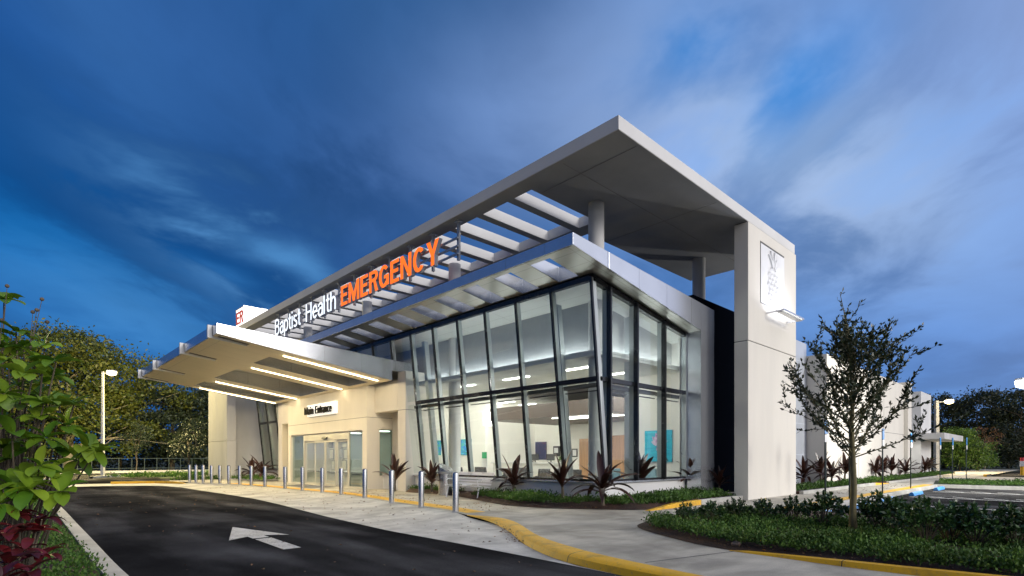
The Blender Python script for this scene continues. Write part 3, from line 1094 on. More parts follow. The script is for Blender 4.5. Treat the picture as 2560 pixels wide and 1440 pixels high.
my = [9.70 + 1.57 * k for k in range(19)]
mb = MB()
for k, yy in enumerate(my):
    zb_ = 5.2 if 19.6 < yy < 34.6 else ZB
    lean(mb, yy - 0.035, yy + 0.035, -0.07, 0.0, zb_)
    lean(mb, yy - 0.03, yy + 0.03, 0.001, 0.16, zb_, m=1)
for z0, z1, d in [(ZM - 0.07, ZM + 0.06, -0.055), (ZB - 0.002, ZB + 0.06, -0.05), (ZH - 0.09, ZH + 0.05, -0.05)]:
    for a, b in zip(my[:-1], my[1:]):
        if z1 < 5 and b > 19.9 and a < 34.4:
            if a < 19:
                lean(mb, a + 0.036, 19.85, d, 0.10, z0, z1)
            continue
        lean(mb, a + 0.036, b - 0.036, d, 0.10, z0, z1)
wl = mb.build('window_wall', [MULLION, SILVER], bld)
for k in range(18):
    for z0, z1 in [(ZB + 0.06, ZM - 0.07), (ZM + 0.06, ZH - 0.09)]:
        a, b = my[k] + 0.036, my[k + 1] - 0.036
        if b > 19.9 and a < 34.4:
            if a < 19.5:
                b = 19.85
            elif z1 < 4:
                continue
            else:
                z0 = 5.2
        mb = MB()
        mb.quad((lx(z0), a, z0), (lx(z0), b, z0), (lx(z1), b, z1), (lx(z1), a, z1))
        mb.build('pane', GLASS, wl, recalc=False)
YG = 9.72
mx = [13.1, 14.5, 16.13, 17.68]
mb = MB()
for xx in mx[:3]:
    mb.box(xx - 0.035, xx + 0.035, YG - 0.16, YG - 0.001, ZB, ZH - (xx - 12.32) * 0.152)
    mb.box(xx - 0.03, xx + 0.03, YG + 0.001, YG + 0.16, ZB, ZH - (xx - 12.32) * 0.152, 1)
mb.box(17.64, 17.70, YG - 0.06, YG + 0.12, ZB, 5.82, 1)
cuts = [12.66] + [v for xx in mx[:3] for v in (xx - 0.036, xx + 0.036)] + [17.638]
for a, b in zip(cuts[0::2], cuts[1::2]):
    mb.box(a if a > 12.7 else 12.70, b, YG - 0.05, YG + 0.10, ZM - 0.07, ZM + 0.06)
    mb.box(a if a > 12.7 else 13.0, b, YG - 0.05, YG + 0.10, ZB - 0.002, ZB + 0.06)
    a2 = a if a > 12.7 else 12.36
    h = lambda x: ZH - (x - 12.32) * 0.152
    mb.hexa([(a2, YG - 0.05, h(a2) - 0.09), (b, YG - 0.05, h(b) - 0.09), (b, YG + 0.1, h(b) - 0.09), (a2, YG + 0.1, h(a2) - 0.09),
             (a2, YG - 0.05, h(a2) + 0.05), (b, YG - 0.05, h(b) + 0.05), (b, YG + 0.1, h(b) + 0.05), (a2, YG + 0.1, h(a2) + 0.05)])
wr = mb.build('window_wall', [MULLION, SILVER], bld)
for k in range(4):
    for lo_, hi_ in ((0, 1), (1, 2)):
        b = (mx[k] - 0.036) if k else 13.064
        a = mx[k - 1] + 0.036 if k else None
        h = lambda x: ZH - (x - 12.32) * 0.152 - 0.09
        z0 = ZB + 0.06 if lo_ == 0 else ZM + 0.06
        mb = MB()
        if k == 0:
            z1 = ZM - 0.07 if lo_ == 0 else h(12.4)
            mb.quad((lx(z0) + 0.03, YG, z0), (b, YG, z0), (b, YG, ZM - 0.07 if lo_ == 0 else h(b)), (lx(z1) + 0.03, YG, z1))
        else:
            z1a = ZM - 0.07 if lo_ == 0 else h(a)
            z1b = ZM - 0.07 if lo_ == 0 else h(b)
            mb.quad((a, YG, z0), (b, YG, z0), (b, YG, z1b), (a, YG, z1a))
        mb.build('pane', GLASS, wr, recalc=False)
SHADE = mat('shade_fabric', (0.10, 0.10, 0.10), 0.7)
# steel posts standing inside the glass and the shade boxes under the transom
for yy in (11.55, 18.95):
    mb = MB()
    lean(mb, yy - 0.10, yy + 0.10, 0.45, 0.65, 0.04, 6.3)
    mb.build('leaning_post', SILVER, bld)
mb = MB()
mb.box(14.95, 15.16, 10.2, 10.4, 0.04, 6.05)
mb.build('post', SILVER, bld)
mb = MB()
for a, b in zip(my[:7], my[1:8]):
    b = min(b, 19.7)
    lean(mb, a + 0.06, b - 0.06, 0.18, 0.30, 3.54, 3.66)
    lean(mb, a + 0.10, b - 0.10, 0.20, 0.26, 3.42, 3.45)
for a, b in zip(cuts[0::2], cuts[1::2]):
    mb.box(max(a, 12.95) + 0.03, b - 0.03, YG + 0.18, YG + 0.30, 3.54, 3.66)
    mb.box(max(a, 12.95) + 0.06, b - 0.06, YG + 0.20, YG + 0.26, 3.42, 3.45)
mb.build('shade_box', SHADE, bld)

# the navy block and the long wing to the right
mb = MB()
mb.box(18.685, 24.3, 9.94, 9.995, -0.05, 7.5)
mb.box(18.685, 18.74, 9.996, 36.3, 4.85, 7.5)
mb.box(18.741, 24.3, 9.996, 36.3, 7.44, 7.499)
mb.box(18.741, 24.3, 36.25, 36.3, 0, 7.439)
mb.box(24.25, 24.3, 9.996, 36.249, 0, 7.439)
mb.build('clad_wall', NAVY, bld)
mb = MB()
mb.box(24.303, 30.70, 9.97, 30, -0.05, 7.42)
mb.build('clad_wall', GREY_PANEL, bld)
mb = MB()
mb.box(30.703, 48.0, 9.0, 30, -0.05, 6.78)
mb.box(30.69, 30.702, 9.003, 9.93, -0.05, 6.76)
wing = mb.build('wing_wall', STUCCO_WARM, bld, bev=0.012)
mb = MB()
mb.box(30.72, 47.98, 8.994, 8.9985, 3.15, 3.17)
mb.box(36.4, 36.415, 8.994, 8.9985, 0.2, 6.7)
mb.box(42.2, 42.215, 8.994, 8.9985, 0.2, 6.7)
mb.build('wall_joint', JOINT, wing)
mb = MB()
mb.box(48.003, 49.2, 8.75, 30, -0.05, 7.0)
mb.build('wing_wall', STUCCO_WARM, bld, bev=0.012)
mb = MB()
mb.box(49.203, 52.9, 9.6, 30, -0.05, 6.9)
w2 = mb.build('wing_wall', STUCCO_GREY, bld, bev=0.012)
mb = MB()
mb.box(50.4, 52.3, 9.575, 9.598, 0.02, 2.3)
mb.build('door', BLACK, w2)
mb = MB()
mb.box(52.903, 57.0, 8.8, 30, -0.05, 6.75)
mb.box(57.003, 58.2, 9.3, 30, -0.05, 4.2)
mb.build('wing_wall', STUCCO, bld, bev=0.012)
mb = MB()
mb.box(49.7, 58.6, 6.9, 8.745, 2.85, 3.3)
mb.box(49.25, 52.85, 8.746, 9.59, 2.85, 3.3)
mb.build('door_canopy', STUCCO_GREY, bld, bev=0.01)
mb = MB()
mb.box(51.0, 51.5, 9.2, 9.4, 2.80, 2.848)
mb.build('canopy_light', LED_CEIL, bld)

# walls and alcove at the far left end
mb = MB()
mb.slab([11.61, 13.9, 15.1, 19], [40.6, 44], lambda i, j: True, 2.95, 6.6)
mb.slab([11.61, 13.9, 15.1, 19], [40.6, 44], lambda i, j: i != 1, -0.05, 2.949)
mb.box(13.0, 20, 38.35, 38.6, -0.05, 6.9)
fw = mb.build('end_wall', STUCCO_GREY, bld)
mb = MB()
mb.box(13.9, 15.1, 42.2, 42.3, -0.05, 2.94)
mb.build('alcove', STUCCO_WARM, fw)
mb = MB()
mb.box(14.1, 14.9, 41.0, 41.5, 2.88, 2.935)
mb.build('alcove_light', LED_CEIL, bld)

# ------------------------------------------------ entrance vestibule
YM = 27.15
XD = 12.16
mb = MB()
HV = 5.17
# door wall with one long opening (y 22.9..31.45, up to 2.74)
mb.slab([XD, XD + 0.3], [22.5, 22.92, 31.42, 31.8], lambda i, j: j != 1, -0.05, 2.74)
mb.slab([XD, XD + 0.3], [22.5, 31.8], lambda i, j: True, 2.741, 5.0)
# side walls with a window in the near one
mb.slab([XD + 0.301, 12.8, 13.54, 15.6], [22.5, 22.75], lambda i, j: True, -0.05, 0.58)
mb.slab([XD + 0.301, 12.8, 13.54, 15.6], [22.5, 22.75], lambda i, j: i != 1, 0.581, 2.79)
mb.slab([XD + 0.301, 15.6], [22.5, 22.75], lambda i, j: True, 2.791, 5.0)
mb.box(XD + 0.301, 15.6, 31.55, 31.8, -0.05, 5.0)
mb.box(15.601, 15.8, 22.5, 31.8, -0.05, 5.0)
vest = mb.build('entrance_wall', STUCCO_WARM, bld)
# end piers and the beams that tie them to the door wall
for s in (1, -1):
    mb = MB()
    Y = lambda v: YM + (v - YM) * s
    y0, y1 = sorted((Y(19.87), Y(20.5)))
    mb.box(12.56, 14.05, y0, y1, -0.05, HV)
    y0, y1 = sorted((Y(20.503), Y(22.497)))
    mb.box(12.56, 13.1, y0, y1, 3.52, HV - 0.35)
    mb.box(13.5, 13.6, y0, y1, -0.05, HV - 0.02)
    pw = mb.build('entrance_pier', STUCCO_WARM, bld, bev=0.012)
mb = MB()
mb.box(XD - 0.006, XD + 0.01, 22.49, 31.81, 3.30, 3.318)
mb.box(XD + 0.011, 13.5, 22.494, 22.51, 3.30, 3.318)
mb.build('wall_joint', JOINT, vest)
mb = MB()
mb.box(12.551, 12.57, 19.86, 20.51, 3.50, 3.518)
mb.box(12.5705, 14.0, 19.86, 19.88, 3.50, 3.518)
mb.build('wall_joint', JOINT, vest)
mb = MB()
mb.box(12.82, 13.52, 22.56, 22.60, 0.60, 2.77)
wn = mb.build('window', GLASS_DARK, bld)
mb = MB()
for a, b, c, d in [(12.80, 12.84, 0.58, 2.79), (13.50, 13.54, 0.58, 2.79)]:
    mb.box(a, b, 22.53, 22.63, c, d)
mb.box(12.841, 13.499, 22.53, 22.63, 0.58, 0.62)
mb.box(12.841, 13.499, 22.53, 22.63, 2.75, 2.79)
mb.build('frame', FRAME, wn)
# glazed door front
mb = MB()
xf0, xf1 = XD + 0.06, XD + 0.16
for a, b in [(22.92, 22.98), (24.36, 24.52), (29.62, 29.75), (31.36, 31.42)]:
    mb.box(xf0, xf1, a, b, 0.0, 2.74)
mb.box(xf0, xf1, 24.521, 29.619, 2.36, 2.739)
for a, b in [(22.981, 24.359), (29.751, 31.359)]:
    mb.box(xf0, xf1, a, b, 0.0, 0.08)
    mb.box(xf0, xf1, a, b, 2.68, 2.739)
mb.box(xf0 + 0.01, xf1 - 0.01, 24.521, 29.619, 0.001, 0.02)
df = mb.build('door_front', FRAME, bld, bev=0.004)
for a, b, g in [(22.981, 24.359, GLASS_DARK), (29.751, 31.359, GLASS_DARK)]:
    mb = MB()
    mb.quad((xf0 + 0.05, a, 0.08), (xf0 + 0.05, b, 0.08), (xf0 + 0.05, b, 2.68), (xf0 + 0.05, a, 2.68))
    mb.build('sidelight', g, df, recalc=False)


def door_leaf(y0, y1, x, nm):
    mb = MB()
    for a, b in [(y0, y0 + 0.07), (y1 - 0.07, y1)]:
        mb.box(x, x + 0.05, a, b, 0.022, 2.35)
    mb.box(x, x + 0.05, y0 + 0.071, y1 - 0.071, 0.022, 0.13)
    mb.box(x, x + 0.05, y0 + 0.071, y1 - 0.071, 2.25, 2.35)
    o = mb.build(nm, FRAME, bld)
    mb = MB()
    mb.quad((x + 0.025, y0 + 0.07, 0.13), (x + 0.025, y1 - 0.07, 0.13), (x + 0.025, y1 - 0.07, 2.25), (x + 0.025, y0 + 0.07, 2.25))
    mb.build('pane', GLASS, o, recalc=False)
    return o


door_leaf(28.35, 29.6, xf0 + 0.06, 'door')
door_leaf(27.0, 28.26, xf0 - 0.0, 'sliding_door')
door_leaf(25.8, 26.96, xf0 - 0.0, 'sliding_door')
door_leaf(24.53, 25.78, xf0 + 0.06, 'door')
mb = MB()
mb.box(xf0 - 0.09, xf0 - 0.001, 26.7, 27.25, 2.42, 2.52)
mb.build('door_sensor', BLACK, df, bev=0.02)
# bright lobby behind the doors
mb = MB()
mb.box(XD + 0.31, 15.6, 22.76, 31.54, 2.80, 2.9)
mb.build('vestibule_ceiling', INT_WALL, bld)
for yy in (24.2, 27.2, 30.2):
    mb = MB()
    mb.box(13.4, 14.3, yy - 0.1, yy + 0.1, 2.77, 2.797)
    mb.build('vestibule_light', LED_CEIL, bld)
mb = MB()
mb.box(XD, 15.6, 22.76, 31.54, -0.04, -0.003)
mb.box(XD + 0.05, 15.6, 22.8, 31.5, -0.002, 0.004)
mb.build('vestibule_floor', FLOOR_IN, bld)
mb = MB()
mb.box(15.45, 15.595, 22.76, 31.54, 0.005, 2.79)
mb.box(14.0, 15.449, 28.4, 28.5, 0.005, 2.79)
mb.build('vestibule_wall', INT_WALL, bld)

# ------------------------------------------------ drive-through canopy
zpt = lambda x, y: 6.04 - (x - 5.35) * 0.0602
zps = lambda x, y: 5.685 - (x - 5.35) * 0.1362
YA, YB = 20.3, 34.0
ops = [(21.75, 23.65), (25.7, 29.3), (31.0, 33.05)]
mb = MB()
ysp = sorted(set([YA, YB] + [v for o in ops for v in o]))
mb.slab([5.35, 7.6, 11.85, 12.155], ysp, lambda i, j: not (i == 1 and any(a - 1e-6 <= ysp[j] < b - 1e-6 for a, b in ops)), zps, zpt)
for s0, s1 in ((YA, 22.4), (31.9, YB)):
    mb.slab([12.1551, 13.5], [s0, s1], lambda i, j: True, lambda x, y: max(zps(x, y), 5.172), zpt)
can = mb.build('entrance_canopy', [ALU], bld, bev=0.006)
mb = MB()
z4 = lambda x, y: zps(x, y) - 0.004
z10 = lambda x, y: zps(x, y) - 0.010
ysf = sorted(set([YA + 0.03, YB - 0.03] + [v for o in ops for v in o]))
mb.slab([5.38, 7.6, 11.85, 12.15], ysf, lambda i, j: not (i == 1 and any(a - 1e-6 <= ysf[j] < b - 1e-6 for a, b in ops)), z10, z4)
mb.build('canopy_soffit', CANOPY_SOFFIT, can)
# dark recess above the openings: the deck seen through them
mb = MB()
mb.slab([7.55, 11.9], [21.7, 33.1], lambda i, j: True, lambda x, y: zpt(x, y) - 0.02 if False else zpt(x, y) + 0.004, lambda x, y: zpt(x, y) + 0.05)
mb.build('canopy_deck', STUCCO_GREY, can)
strips = [(20.98, 7.85, 11.85), (24.68, 7.88, 12.0), (30.3, 7.95, 12.05), (33.55, 8.0, 12.05)]
for yy, a, b in strips:
    mb = MB()
    za, zb = zps(a, 0) - 0.012, zps(b, 0) - 0.012
    mb.hexa([(a, yy - 0.05, za - 0.02), (b, yy - 0.05, zb - 0.02), (b, yy + 0.05, zb - 0.02), (a, yy + 0.05, za - 0.02), (a, yy - 0.05, za), (b, yy - 0.05, zb), (b, yy + 0.05, zb), (a, yy + 0.05, za)])
    mb.build('light_strip', LED, can)
for yy in (20.86, 24.85, 30.1, 33.8):
    mb = MB()
    for sgn in (0,):
        a, b = 5.02, 6.55
        y0, y1 = yy - 0.055, yy + 0.055
        # the fin wraps the edge: a blade in front, a rib below
        mb.box(5.20, 5.345, y0, y1, 5.60, 6.045)
        mb.hexa([(5.346, y0, 5.60), (6.5, y0, zps(6.5, 0) - 0.05), (6.5, y1, zps(6.5, 0) - 0.05), (5.346, y1, 5.60),
                 (5.346, y0, zps(5.346, 0) - 0.012), (6.5, y0, zps(6.5, 0) - 0.012), (6.5, y1, zps(6.5, 0) - 0.012), (5.346, y1, zps(5.346, 0) - 0.012)])
    mb.build('fin', WHITE, can, bev=0.01)
    mb = MB()
    s = 1 if yy < 27 else -1
    y0, y1 = (yy - 0.30, yy - 0.075) if True else (0, 0)
    mb.hexa([(5.5, y0, zps(5.5, 0) - 0.013), (6.5, y0, zps(6.5, 0) - 0.013), (6.5, y1, zps(6.5, 0) - 0.013), (5.5, y1, zps(5.5, 0) - 0.013),
             (5.5, y0, zps(5.5, 0) - 0.0105), (6.5, y0, zps(6.5, 0) - 0.0105), (6.5, y1, zps(6.5, 0) - 0.0105), (5.5, y1, zps(5.5, 0) - 0.0105)])
    mb.build('downlight_slot', JOINT, can)

# ------------------------------------------------ lobby interior
mb = MB()
mb.box(13.26, 24.0, 9.93, 40, -0.02, 0.03)
mb.build('floor', FLOOR_IN, bld)
mb = MB()
mb.box(13.62, 24.0, 10.55, 36.2, 4.62, 4.74)
mb.box(18.2, 24.0, 10.0, 10.549, 4.62, 4.74)
mb.box(13.18, 13.619, 10.05, 34, 4.58, 4.66)
mb.box(13.62, 18.2, 10.05, 10.549, 4.58, 4.66)
mb.box(13.16, 13.20, 10.03, 34, 4.661, 4.74)
mb.box(13.201, 18.2, 10.03, 10.07, 4.661, 4.74)
mb.build('ceiling', CEIL, bld)
mb = MB()
mb.box(13.63, 13.73, 10.56, 34, 4.741, 6.5)
mb.box(13.731, 18.2, 10.56, 10.66, 4.741, 6.5)
mb.build('bulkhead', INT_GREY, bld)
mb = MB()
hh = lambda x, y: 6.58 - (x - 12.36) * 0.155
mb.slab([12.37, 13.625], [9.78, 34], lambda i, j: True, hh, lambda x, y: hh(x, y) + 0.05)
mb.slab([13.626, 18.2], [9.78, 10.555], lambda i, j: True, hh, lambda x, y: hh(x, y) + 0.05)
mb.build('upper_ceiling', CEIL, bld)
mb = MB()
mb.box(13.5, 13.56, 10.4, 19.4, 4.665, 4.70)
mb.box(13.561, 18.0, 10.4, 10.46, 4.665, 4.70)
mb.build('cove_light', LED_COOL, bld)
mb = MB()
mb.box(18.2, 18.40, 9.95, 12.3, 0.03, 6.0)
mb.box(17.74, 18.199, 9.95, 10.0, 0.03, 5.9)
mb.box(23.9, 24.0, 10.2, 40, 0.03, 4.62)
mb.box(20.0, 23.899, 23.2, 23.4, 0.03, 4.62)
mb.box(19.9, 20.0, 23.2, 36, 0.03, 4.62)
mb.box(18.401, 23.899, 10.0, 10.1, 0.03, 4.62)
mb.box(13.3, 19.9, 36.0, 36.2, 0.03, 4.62)
mb.build('interior_wall', INT_WALL, bld)
for x, y0, y1, z1 in [(23.86, 16.1, 17.4, 2.65), (23.86, 18.85, 19.65, 2.53)]:
    mb = MB()
    mb.box(x, 23.897, y0, y1, 0.03, z1)
    d_ = mb.build('interior_door', WOOD, bld)
    mb = MB()
    mb.box(x - 0.06, x - 0.001, y0 + 0.1, y0 + 0.14, 0.95, 1.15)
    mb.build('handle', STEEL, d_)
mb = MB()
mb.box(18.5, 23.6, 13.4, 21.2, 3.35, 4.0)
mb.build('hung_ceiling', WOOD_DARK, bld)
def clight(*a):
    mb = MB()
    mb.box(*a)
    mb.build('ceiling_light', LED_CEIL, bld)


for k in range(3):
    clight(19.2 + k * 0.45, 19.26 + k * 0.45, 14.0, 17.5, 3.325, 3.348)
for k in range(3):
    clight(18.9 + 0.3 * k, 19.1 + 0.3 * k, 22.15, 22.2, 3.2, 3.95)
for xx in (14.9, 16.9, 18.9, 20.9, 22.6):
    for yy in (12.2, 15.5, 18.8, 22.6, 26.4, 30.2):
        if 18.4 < xx < 23.7 and 13.2 < yy < 21.4:
            continue
        if xx > 19.8 and yy > 23:
            continue
        clight(xx - 0.07, xx + 0.07, yy - 0.7, yy + 0.7, 4.585, 4.615)
# ---------------------------------------------------------------- lettering
def arc(cx, cy, rx, ry, a0, a1, n=12):
    return [(cx + rx * math.cos(R(a0 + (a1 - a0) * i / n)), cy + ry * math.sin(R(a0 + (a1 - a0) * i / n))) for i in range(n + 1)]


def glyph(ch, w):
    """strokes (centre lines of width w) and solid polygons of a condensed sans letter; capitals 1 high -> (strokes, polys, advance)"""
    h = w / 2
    X = 0.74
    W = 0.52
    if ch == 'E':
        return [[(h, 0), (h, 1)], [(w, h), (W - .04, h)], [(w, .52), (W - .08, .52)], [(w, 1 - h), (W - .04, 1 - h)]], [], W + .04
    if ch == 'M':
        return [[(h, 0), (h, 1)], [(.74 - h, 0), (.74 - h, 1)]], [[(w, 1), (w, .62), (.37 - .4 * w, 0), (.37, 0), (.37, .42)], [(.74 - w, 1), (.37, .42), (.37, 0), (.37 + .4 * w, 0), (.74 - w, .62)]], .82
    if ch == 'N':
        return [[(h, 0), (h, 1)], [(.58 - h, 0), (.58 - h, 1)]], [[(w, 1), (w, .66), (.58 - w, 0), (.58 - w, .34)]], .66
    if ch == 'H':
        return [[(h, 0), (h, 1)], [(.58 - h, 0), (.58 - h, 1)], [(w, .52), (.58 - w, .52)]], [], .66
    if ch in 'RB':
        st = [[(h, 0), (h, 1)], [(w, 1 - h), (.32, 1 - h)] + arc(.32, .74, .21 - h + .02, .26 - h, 90, -90)[1:] + [(w, .48 + h)]]
        if ch == 'R':
            return st, [[(.26, .48 + w * .2), (.30, 0), (.30, 0), (.30, 0)][:0] or [(.27, .50), (.41, .50), (.57, 0), (.57 - 1.15 * w, 0)]], .62
        return [[(h, 0), (h, 1)], [(w, 1 - h), (.30, 1 - h)] + arc(.30, .755, .22 - h, .245 - h, 90, -90)[1:] + [(w, .51 + h)], [(w + .001, .49 + h), (.31, .49 + h)] + arc(.31, .265 + h * .5, .25 - h, .265 - h * .5, 90, -90)[1:] + [(w, h)]], [], .62
    if ch in 'GC':
        a = [arc(.29, .5, .29 - h, .5 - h + .01, 42, 318, 26)]
        if ch == 'G':
            a = [arc(.29, .5, .29 - h, .5 - h + .01, 42, 322, 26), [(.30, .46), (.58, .46)], [(.58 - h, .40), (.58 - h, .06)]]
        return a, [], .66
    if ch == 'Y':
        return [[(.29, 0), (.29, .45)]], [[(0, 1), (.29 - h, .42), (.29, .42), (.29, .62), (1.12 * w, 1)], [(.58, 1), (.58 - 1.12 * w, 1), (.29, .62), (.29, .42), (.29 + h, .42)]], .60
    if ch == 'a':
        return [[(.05, .53)] + arc(.22, .53, .17, X - h - .53, 155, 0, 10) + [(.39, 0)], [(.39, .43), (.20, .42)] + arc(.19, .22, .19 - h, .20, 100, 270, 10)[1:] + [(.30, .05), (.39, .16)]], [], .50
    if ch == 'p':
        return [[(h, -.27), (h, X)], arc(.235, X / 2, .235 - h + .02, X / 2 - h + .01, 150, -150, 20)], [], .52
    if ch == 't':
        return [[(.15, .95), (.15, .2)] + arc(.26, .17, .11, .17 - h, 180, 270, 5)[1:] + [(.32, h)], [(0, X - h), (.31, X - h)]], [], .37
    if ch == 'i':
        return [[(h, 0), (h, X)], [(h, 1 - w * .95), (h, 1)]], [], w + .10
    if ch == 'l':
        return [[(h, 0), (h, 1)]], [], w + .10
    if ch == 's':
        return [arc(.20, .55, .16, X - h - .55, 20, 180, 8) + [(.06, .47), (.20, .38), (.33, .30)] + arc(.20, .19, .16, .19 - h, 20, -165, 10)], [], .45
    if ch == 'e':
        return [[(.05, .37), (.44 - h * .4, .37)] + arc(.235, X / 2, .235 - h, X / 2 - h + .01, 2, 318, 24)], [], .52
    if ch == 'h':
        return [[(h, 0), (h, 1)], [(w * .9, .46)] + arc(.26, .46, .16, X - h - .46, 165, 0, 10) + [(.42, 0)]], [], .56
    if ch == 'n':
        return [[(h, 0), (h, X)], [(w * .9, .46)] + arc(.26, .46, .16, X - h - .46, 165, 0, 10) + [(.42, 0)]], [], .56
    if ch == 'r':
        return [[(h, 0), (h, X)], [(w * .9, .44)] + arc(.27, .44, .17, X - h - .44, 165, 88, 6)], [], .36
    if ch == 'c':
        return [arc(.235, X / 2, .235 - h, X / 2 - h + .01, 42, 318, 24)], [], .48
    return [], [], .28


def text_polys(s, w):
    """per letter: closed outlines ([left side..., right side...] pairs for strokes, rings for solids)"""
    x = 0
    out = []
    for ch in s:
        st, po, adv = glyph(ch, w)
        for p in st:
            p = np.array(p, float)
            t = unit(np.diff(p, axis=0))
            tn = np.vstack([t[:1], unit(t[:-1] + t[1:]), t[-1:]]) if len(t) > 1 else np.vstack([t, t])
            k = np.r_[1, 1 / np.maximum((tn[1:-1] * t[1:]).sum(1), 0.5), 1] if len(t) > 1 else np.ones(2)
            n = np.stack([-tn[:, 1], tn[:, 0]], 1) * k[:, None] * w / 2
            out.append(('s', p + n + [x, 0], p - n + [x, 0]))
        for q in po:
            out.append(('p', np.array(q, float) + [x, 0], None))
        x += adv
    return out, x - 0.06


def place_text(s, x, y_left, y_right, z0, cap, w=0.13, depth=0.05):
    """letters standing in a plane x = const, read from the drive (left = larger y); face = material 0, returns = 1"""
    polys, W = text_polys(s, w)
    mb = MB()
    for i, (kind, a, b) in enumerate(polys):
        e = 0.0006 * (i % 4)
        f = lambda q, d: (x - depth / 2 - e if d == 0 else x + depth / 2, y_left + (y_right - y_left) * q[0] / W, z0 + q[1] * cap)
        if kind == 's':
            n = len(a)
            vs = [f(q, 0) for q in a] + [f(q, 0) for q in b] + [f(q, 1) for q in a] + [f(q, 1) for q in b]
            mb.add(vs, [(j, j + 1, n + j + 1, n + j) for j in range(n - 1)], 0)
            o = len(mb.v) - 4 * n
            for fc in [(j, j + 1, 2 * n + j + 1, 2 * n + j) for j in range(n - 1)] + [(n + j, n + j + 1, 3 * n + j + 1, 3 * n + j) for j in range(n - 1)] + [(0, n, 3 * n, 2 * n), (n - 1, 2 * n - 1, 4 * n - 1, 3 * n - 1)]:
                mb.f.append(tuple(q + o for q in fc))
                mb.mi.append(1)
        else:
            n = len(a)
            o = len(mb.v)
            mb.add([f(q, 0) for q in a] + [f(q, 1) for q in a], [tuple(range(n))], 0)
            for j in range(n):
                mb.f.append((o + j, o + (j + 1) % n, o + n + (j + 1) % n, o + n + j))
                mb.mi.append(1)
    return mb


RETURN = mat('letter_return', (0.45, 0.45, 0.50), 0.5, 0.2, 0.03)
sg = thing('roof_sign', 'illuminated white and orange letters hung under the upper roof edge', 'sign', (11.3, 22.5, 8.2))
place_text('EMERGENCY', 11.12, 22.78, 15.40, 8.2, 0.87, 0.155, 0.16).build('orange_letters', [ORANGE, RETURN], sg, recalc=False)
place_text('Baptist', 11.12, 30.75, 27.25, 8.2, 0.87, 0.12, 0.16).build('white_letters', [WHITE_LIT, RETURN], sg, recalc=False)
place_text('Health', 11.12, 26.60, 23.25, 8.2, 0.87, 0.12, 0.16).build('white_letters', [WHITE_LIT, RETURN], sg, recalc=False)
for k in range(12):
    mb = MB()
    yy = 14.62 + 1.49 * k
    mb.box(11.30, 11.38, yy - 0.05, yy + 0.05, 8.16, 9.49)
    mb.box(11.22, 11.46, yy - 0.13, yy + 0.13, 9.465, 9.498)
    mb.build('hanger', GALV, sg)
mb = MB()
for zz in (8.36, 8.62, 8.90):
    mb.box(11.23, 11.295, 14.55, 31.1, zz - 0.03, zz + 0.03)
mb.build('rail', GALV, sg)

eb = thing('rooftop_sign', 'white backlit box sign reading ER on top of the roof', 'sign', (12.8, 40, ZR1))
mb = MB()
mb.box(12.0, 13.62, 39.1, 40.8, ZR1 + 0.002, 11.72)
mb.build('light_box', LANTERN, eb)
mb = MB()
mb.box(11.95, 13.67, 39.05, 40.85, 11.722, 11.80)
mb.build('cap', ALU, eb)
place_text('ER', 11.985, 40.72, 39.25, 10.72, 0.85, 0.16, 0.03).build('letters', [RED_LETTER, RED_LETTER], eb, recalc=False)

es = thing('entrance_sign', 'halo lit sign board reading Main Entrance above the sliding doors', 'sign', (12.1, 27.2, 3.65))
mb = MB()
mb.box(12.04, 12.155, 25.42, 28.82, 3.66, 4.27)
mb.build('board', SIGN_HALO, es, bev=0.01)
place_text('Main', 11.97, 29.0, 27.85, 3.76, 0.40, 0.135, 0.05).build('letters', [LETTER_BLACK, LETTER_BLACK], es, recalc=False)
place_text('Entrance', 11.97, 27.62, 25.72, 3.76, 0.40, 0.135, 0.05).build('letters', [LETTER_BLACK, LETTER_BLACK], es, recalc=False)

# ---------------------------------------------------------------- pineapple emblem on the pier
em = thing('wall_emblem', 'white relief panel of a pineapple lit from below on the tall pier', 'emblem', (20.55, 7.8, 6.9))
mb = MB()
YF = 7.815
x0, x1, z0, z1 = 19.45, 21.62, 6.92, 9.06
for a, b, c, d in [(x0 - 0.012, x0, z0, z1), (x1, x1 + 0.012, z0, z1), (x0 - 0.012, x1 + 0.012, z0 - 0.012, z0 - 0.0005), (x0 - 0.012, x1 + 0.012, z1 - 0.049, z1 + 0.02)]:
    mb.box(a, b, YF - 0.012, YF - 0.001, c, d)
mb.build('frame', JOINT, em)  # thin dark outline; the wide top strip is shade drawn as dark colour
mb = MB()
mb.box(x0 + 0.001, x1 - 0.001, YF - 0.02, YF - 0.002, z0 + 0.001, z1 - 0.05)
mb.build('panel', WHITE, em)
PX, PZ = 20.52, 6.98


def leafplate(mb, pts, d0=0.022, d1=0.075):
    mb.prism([(PX + a, YF - d0, PZ + b) for a, b in pts], (0, -(d1 - d0), 0))


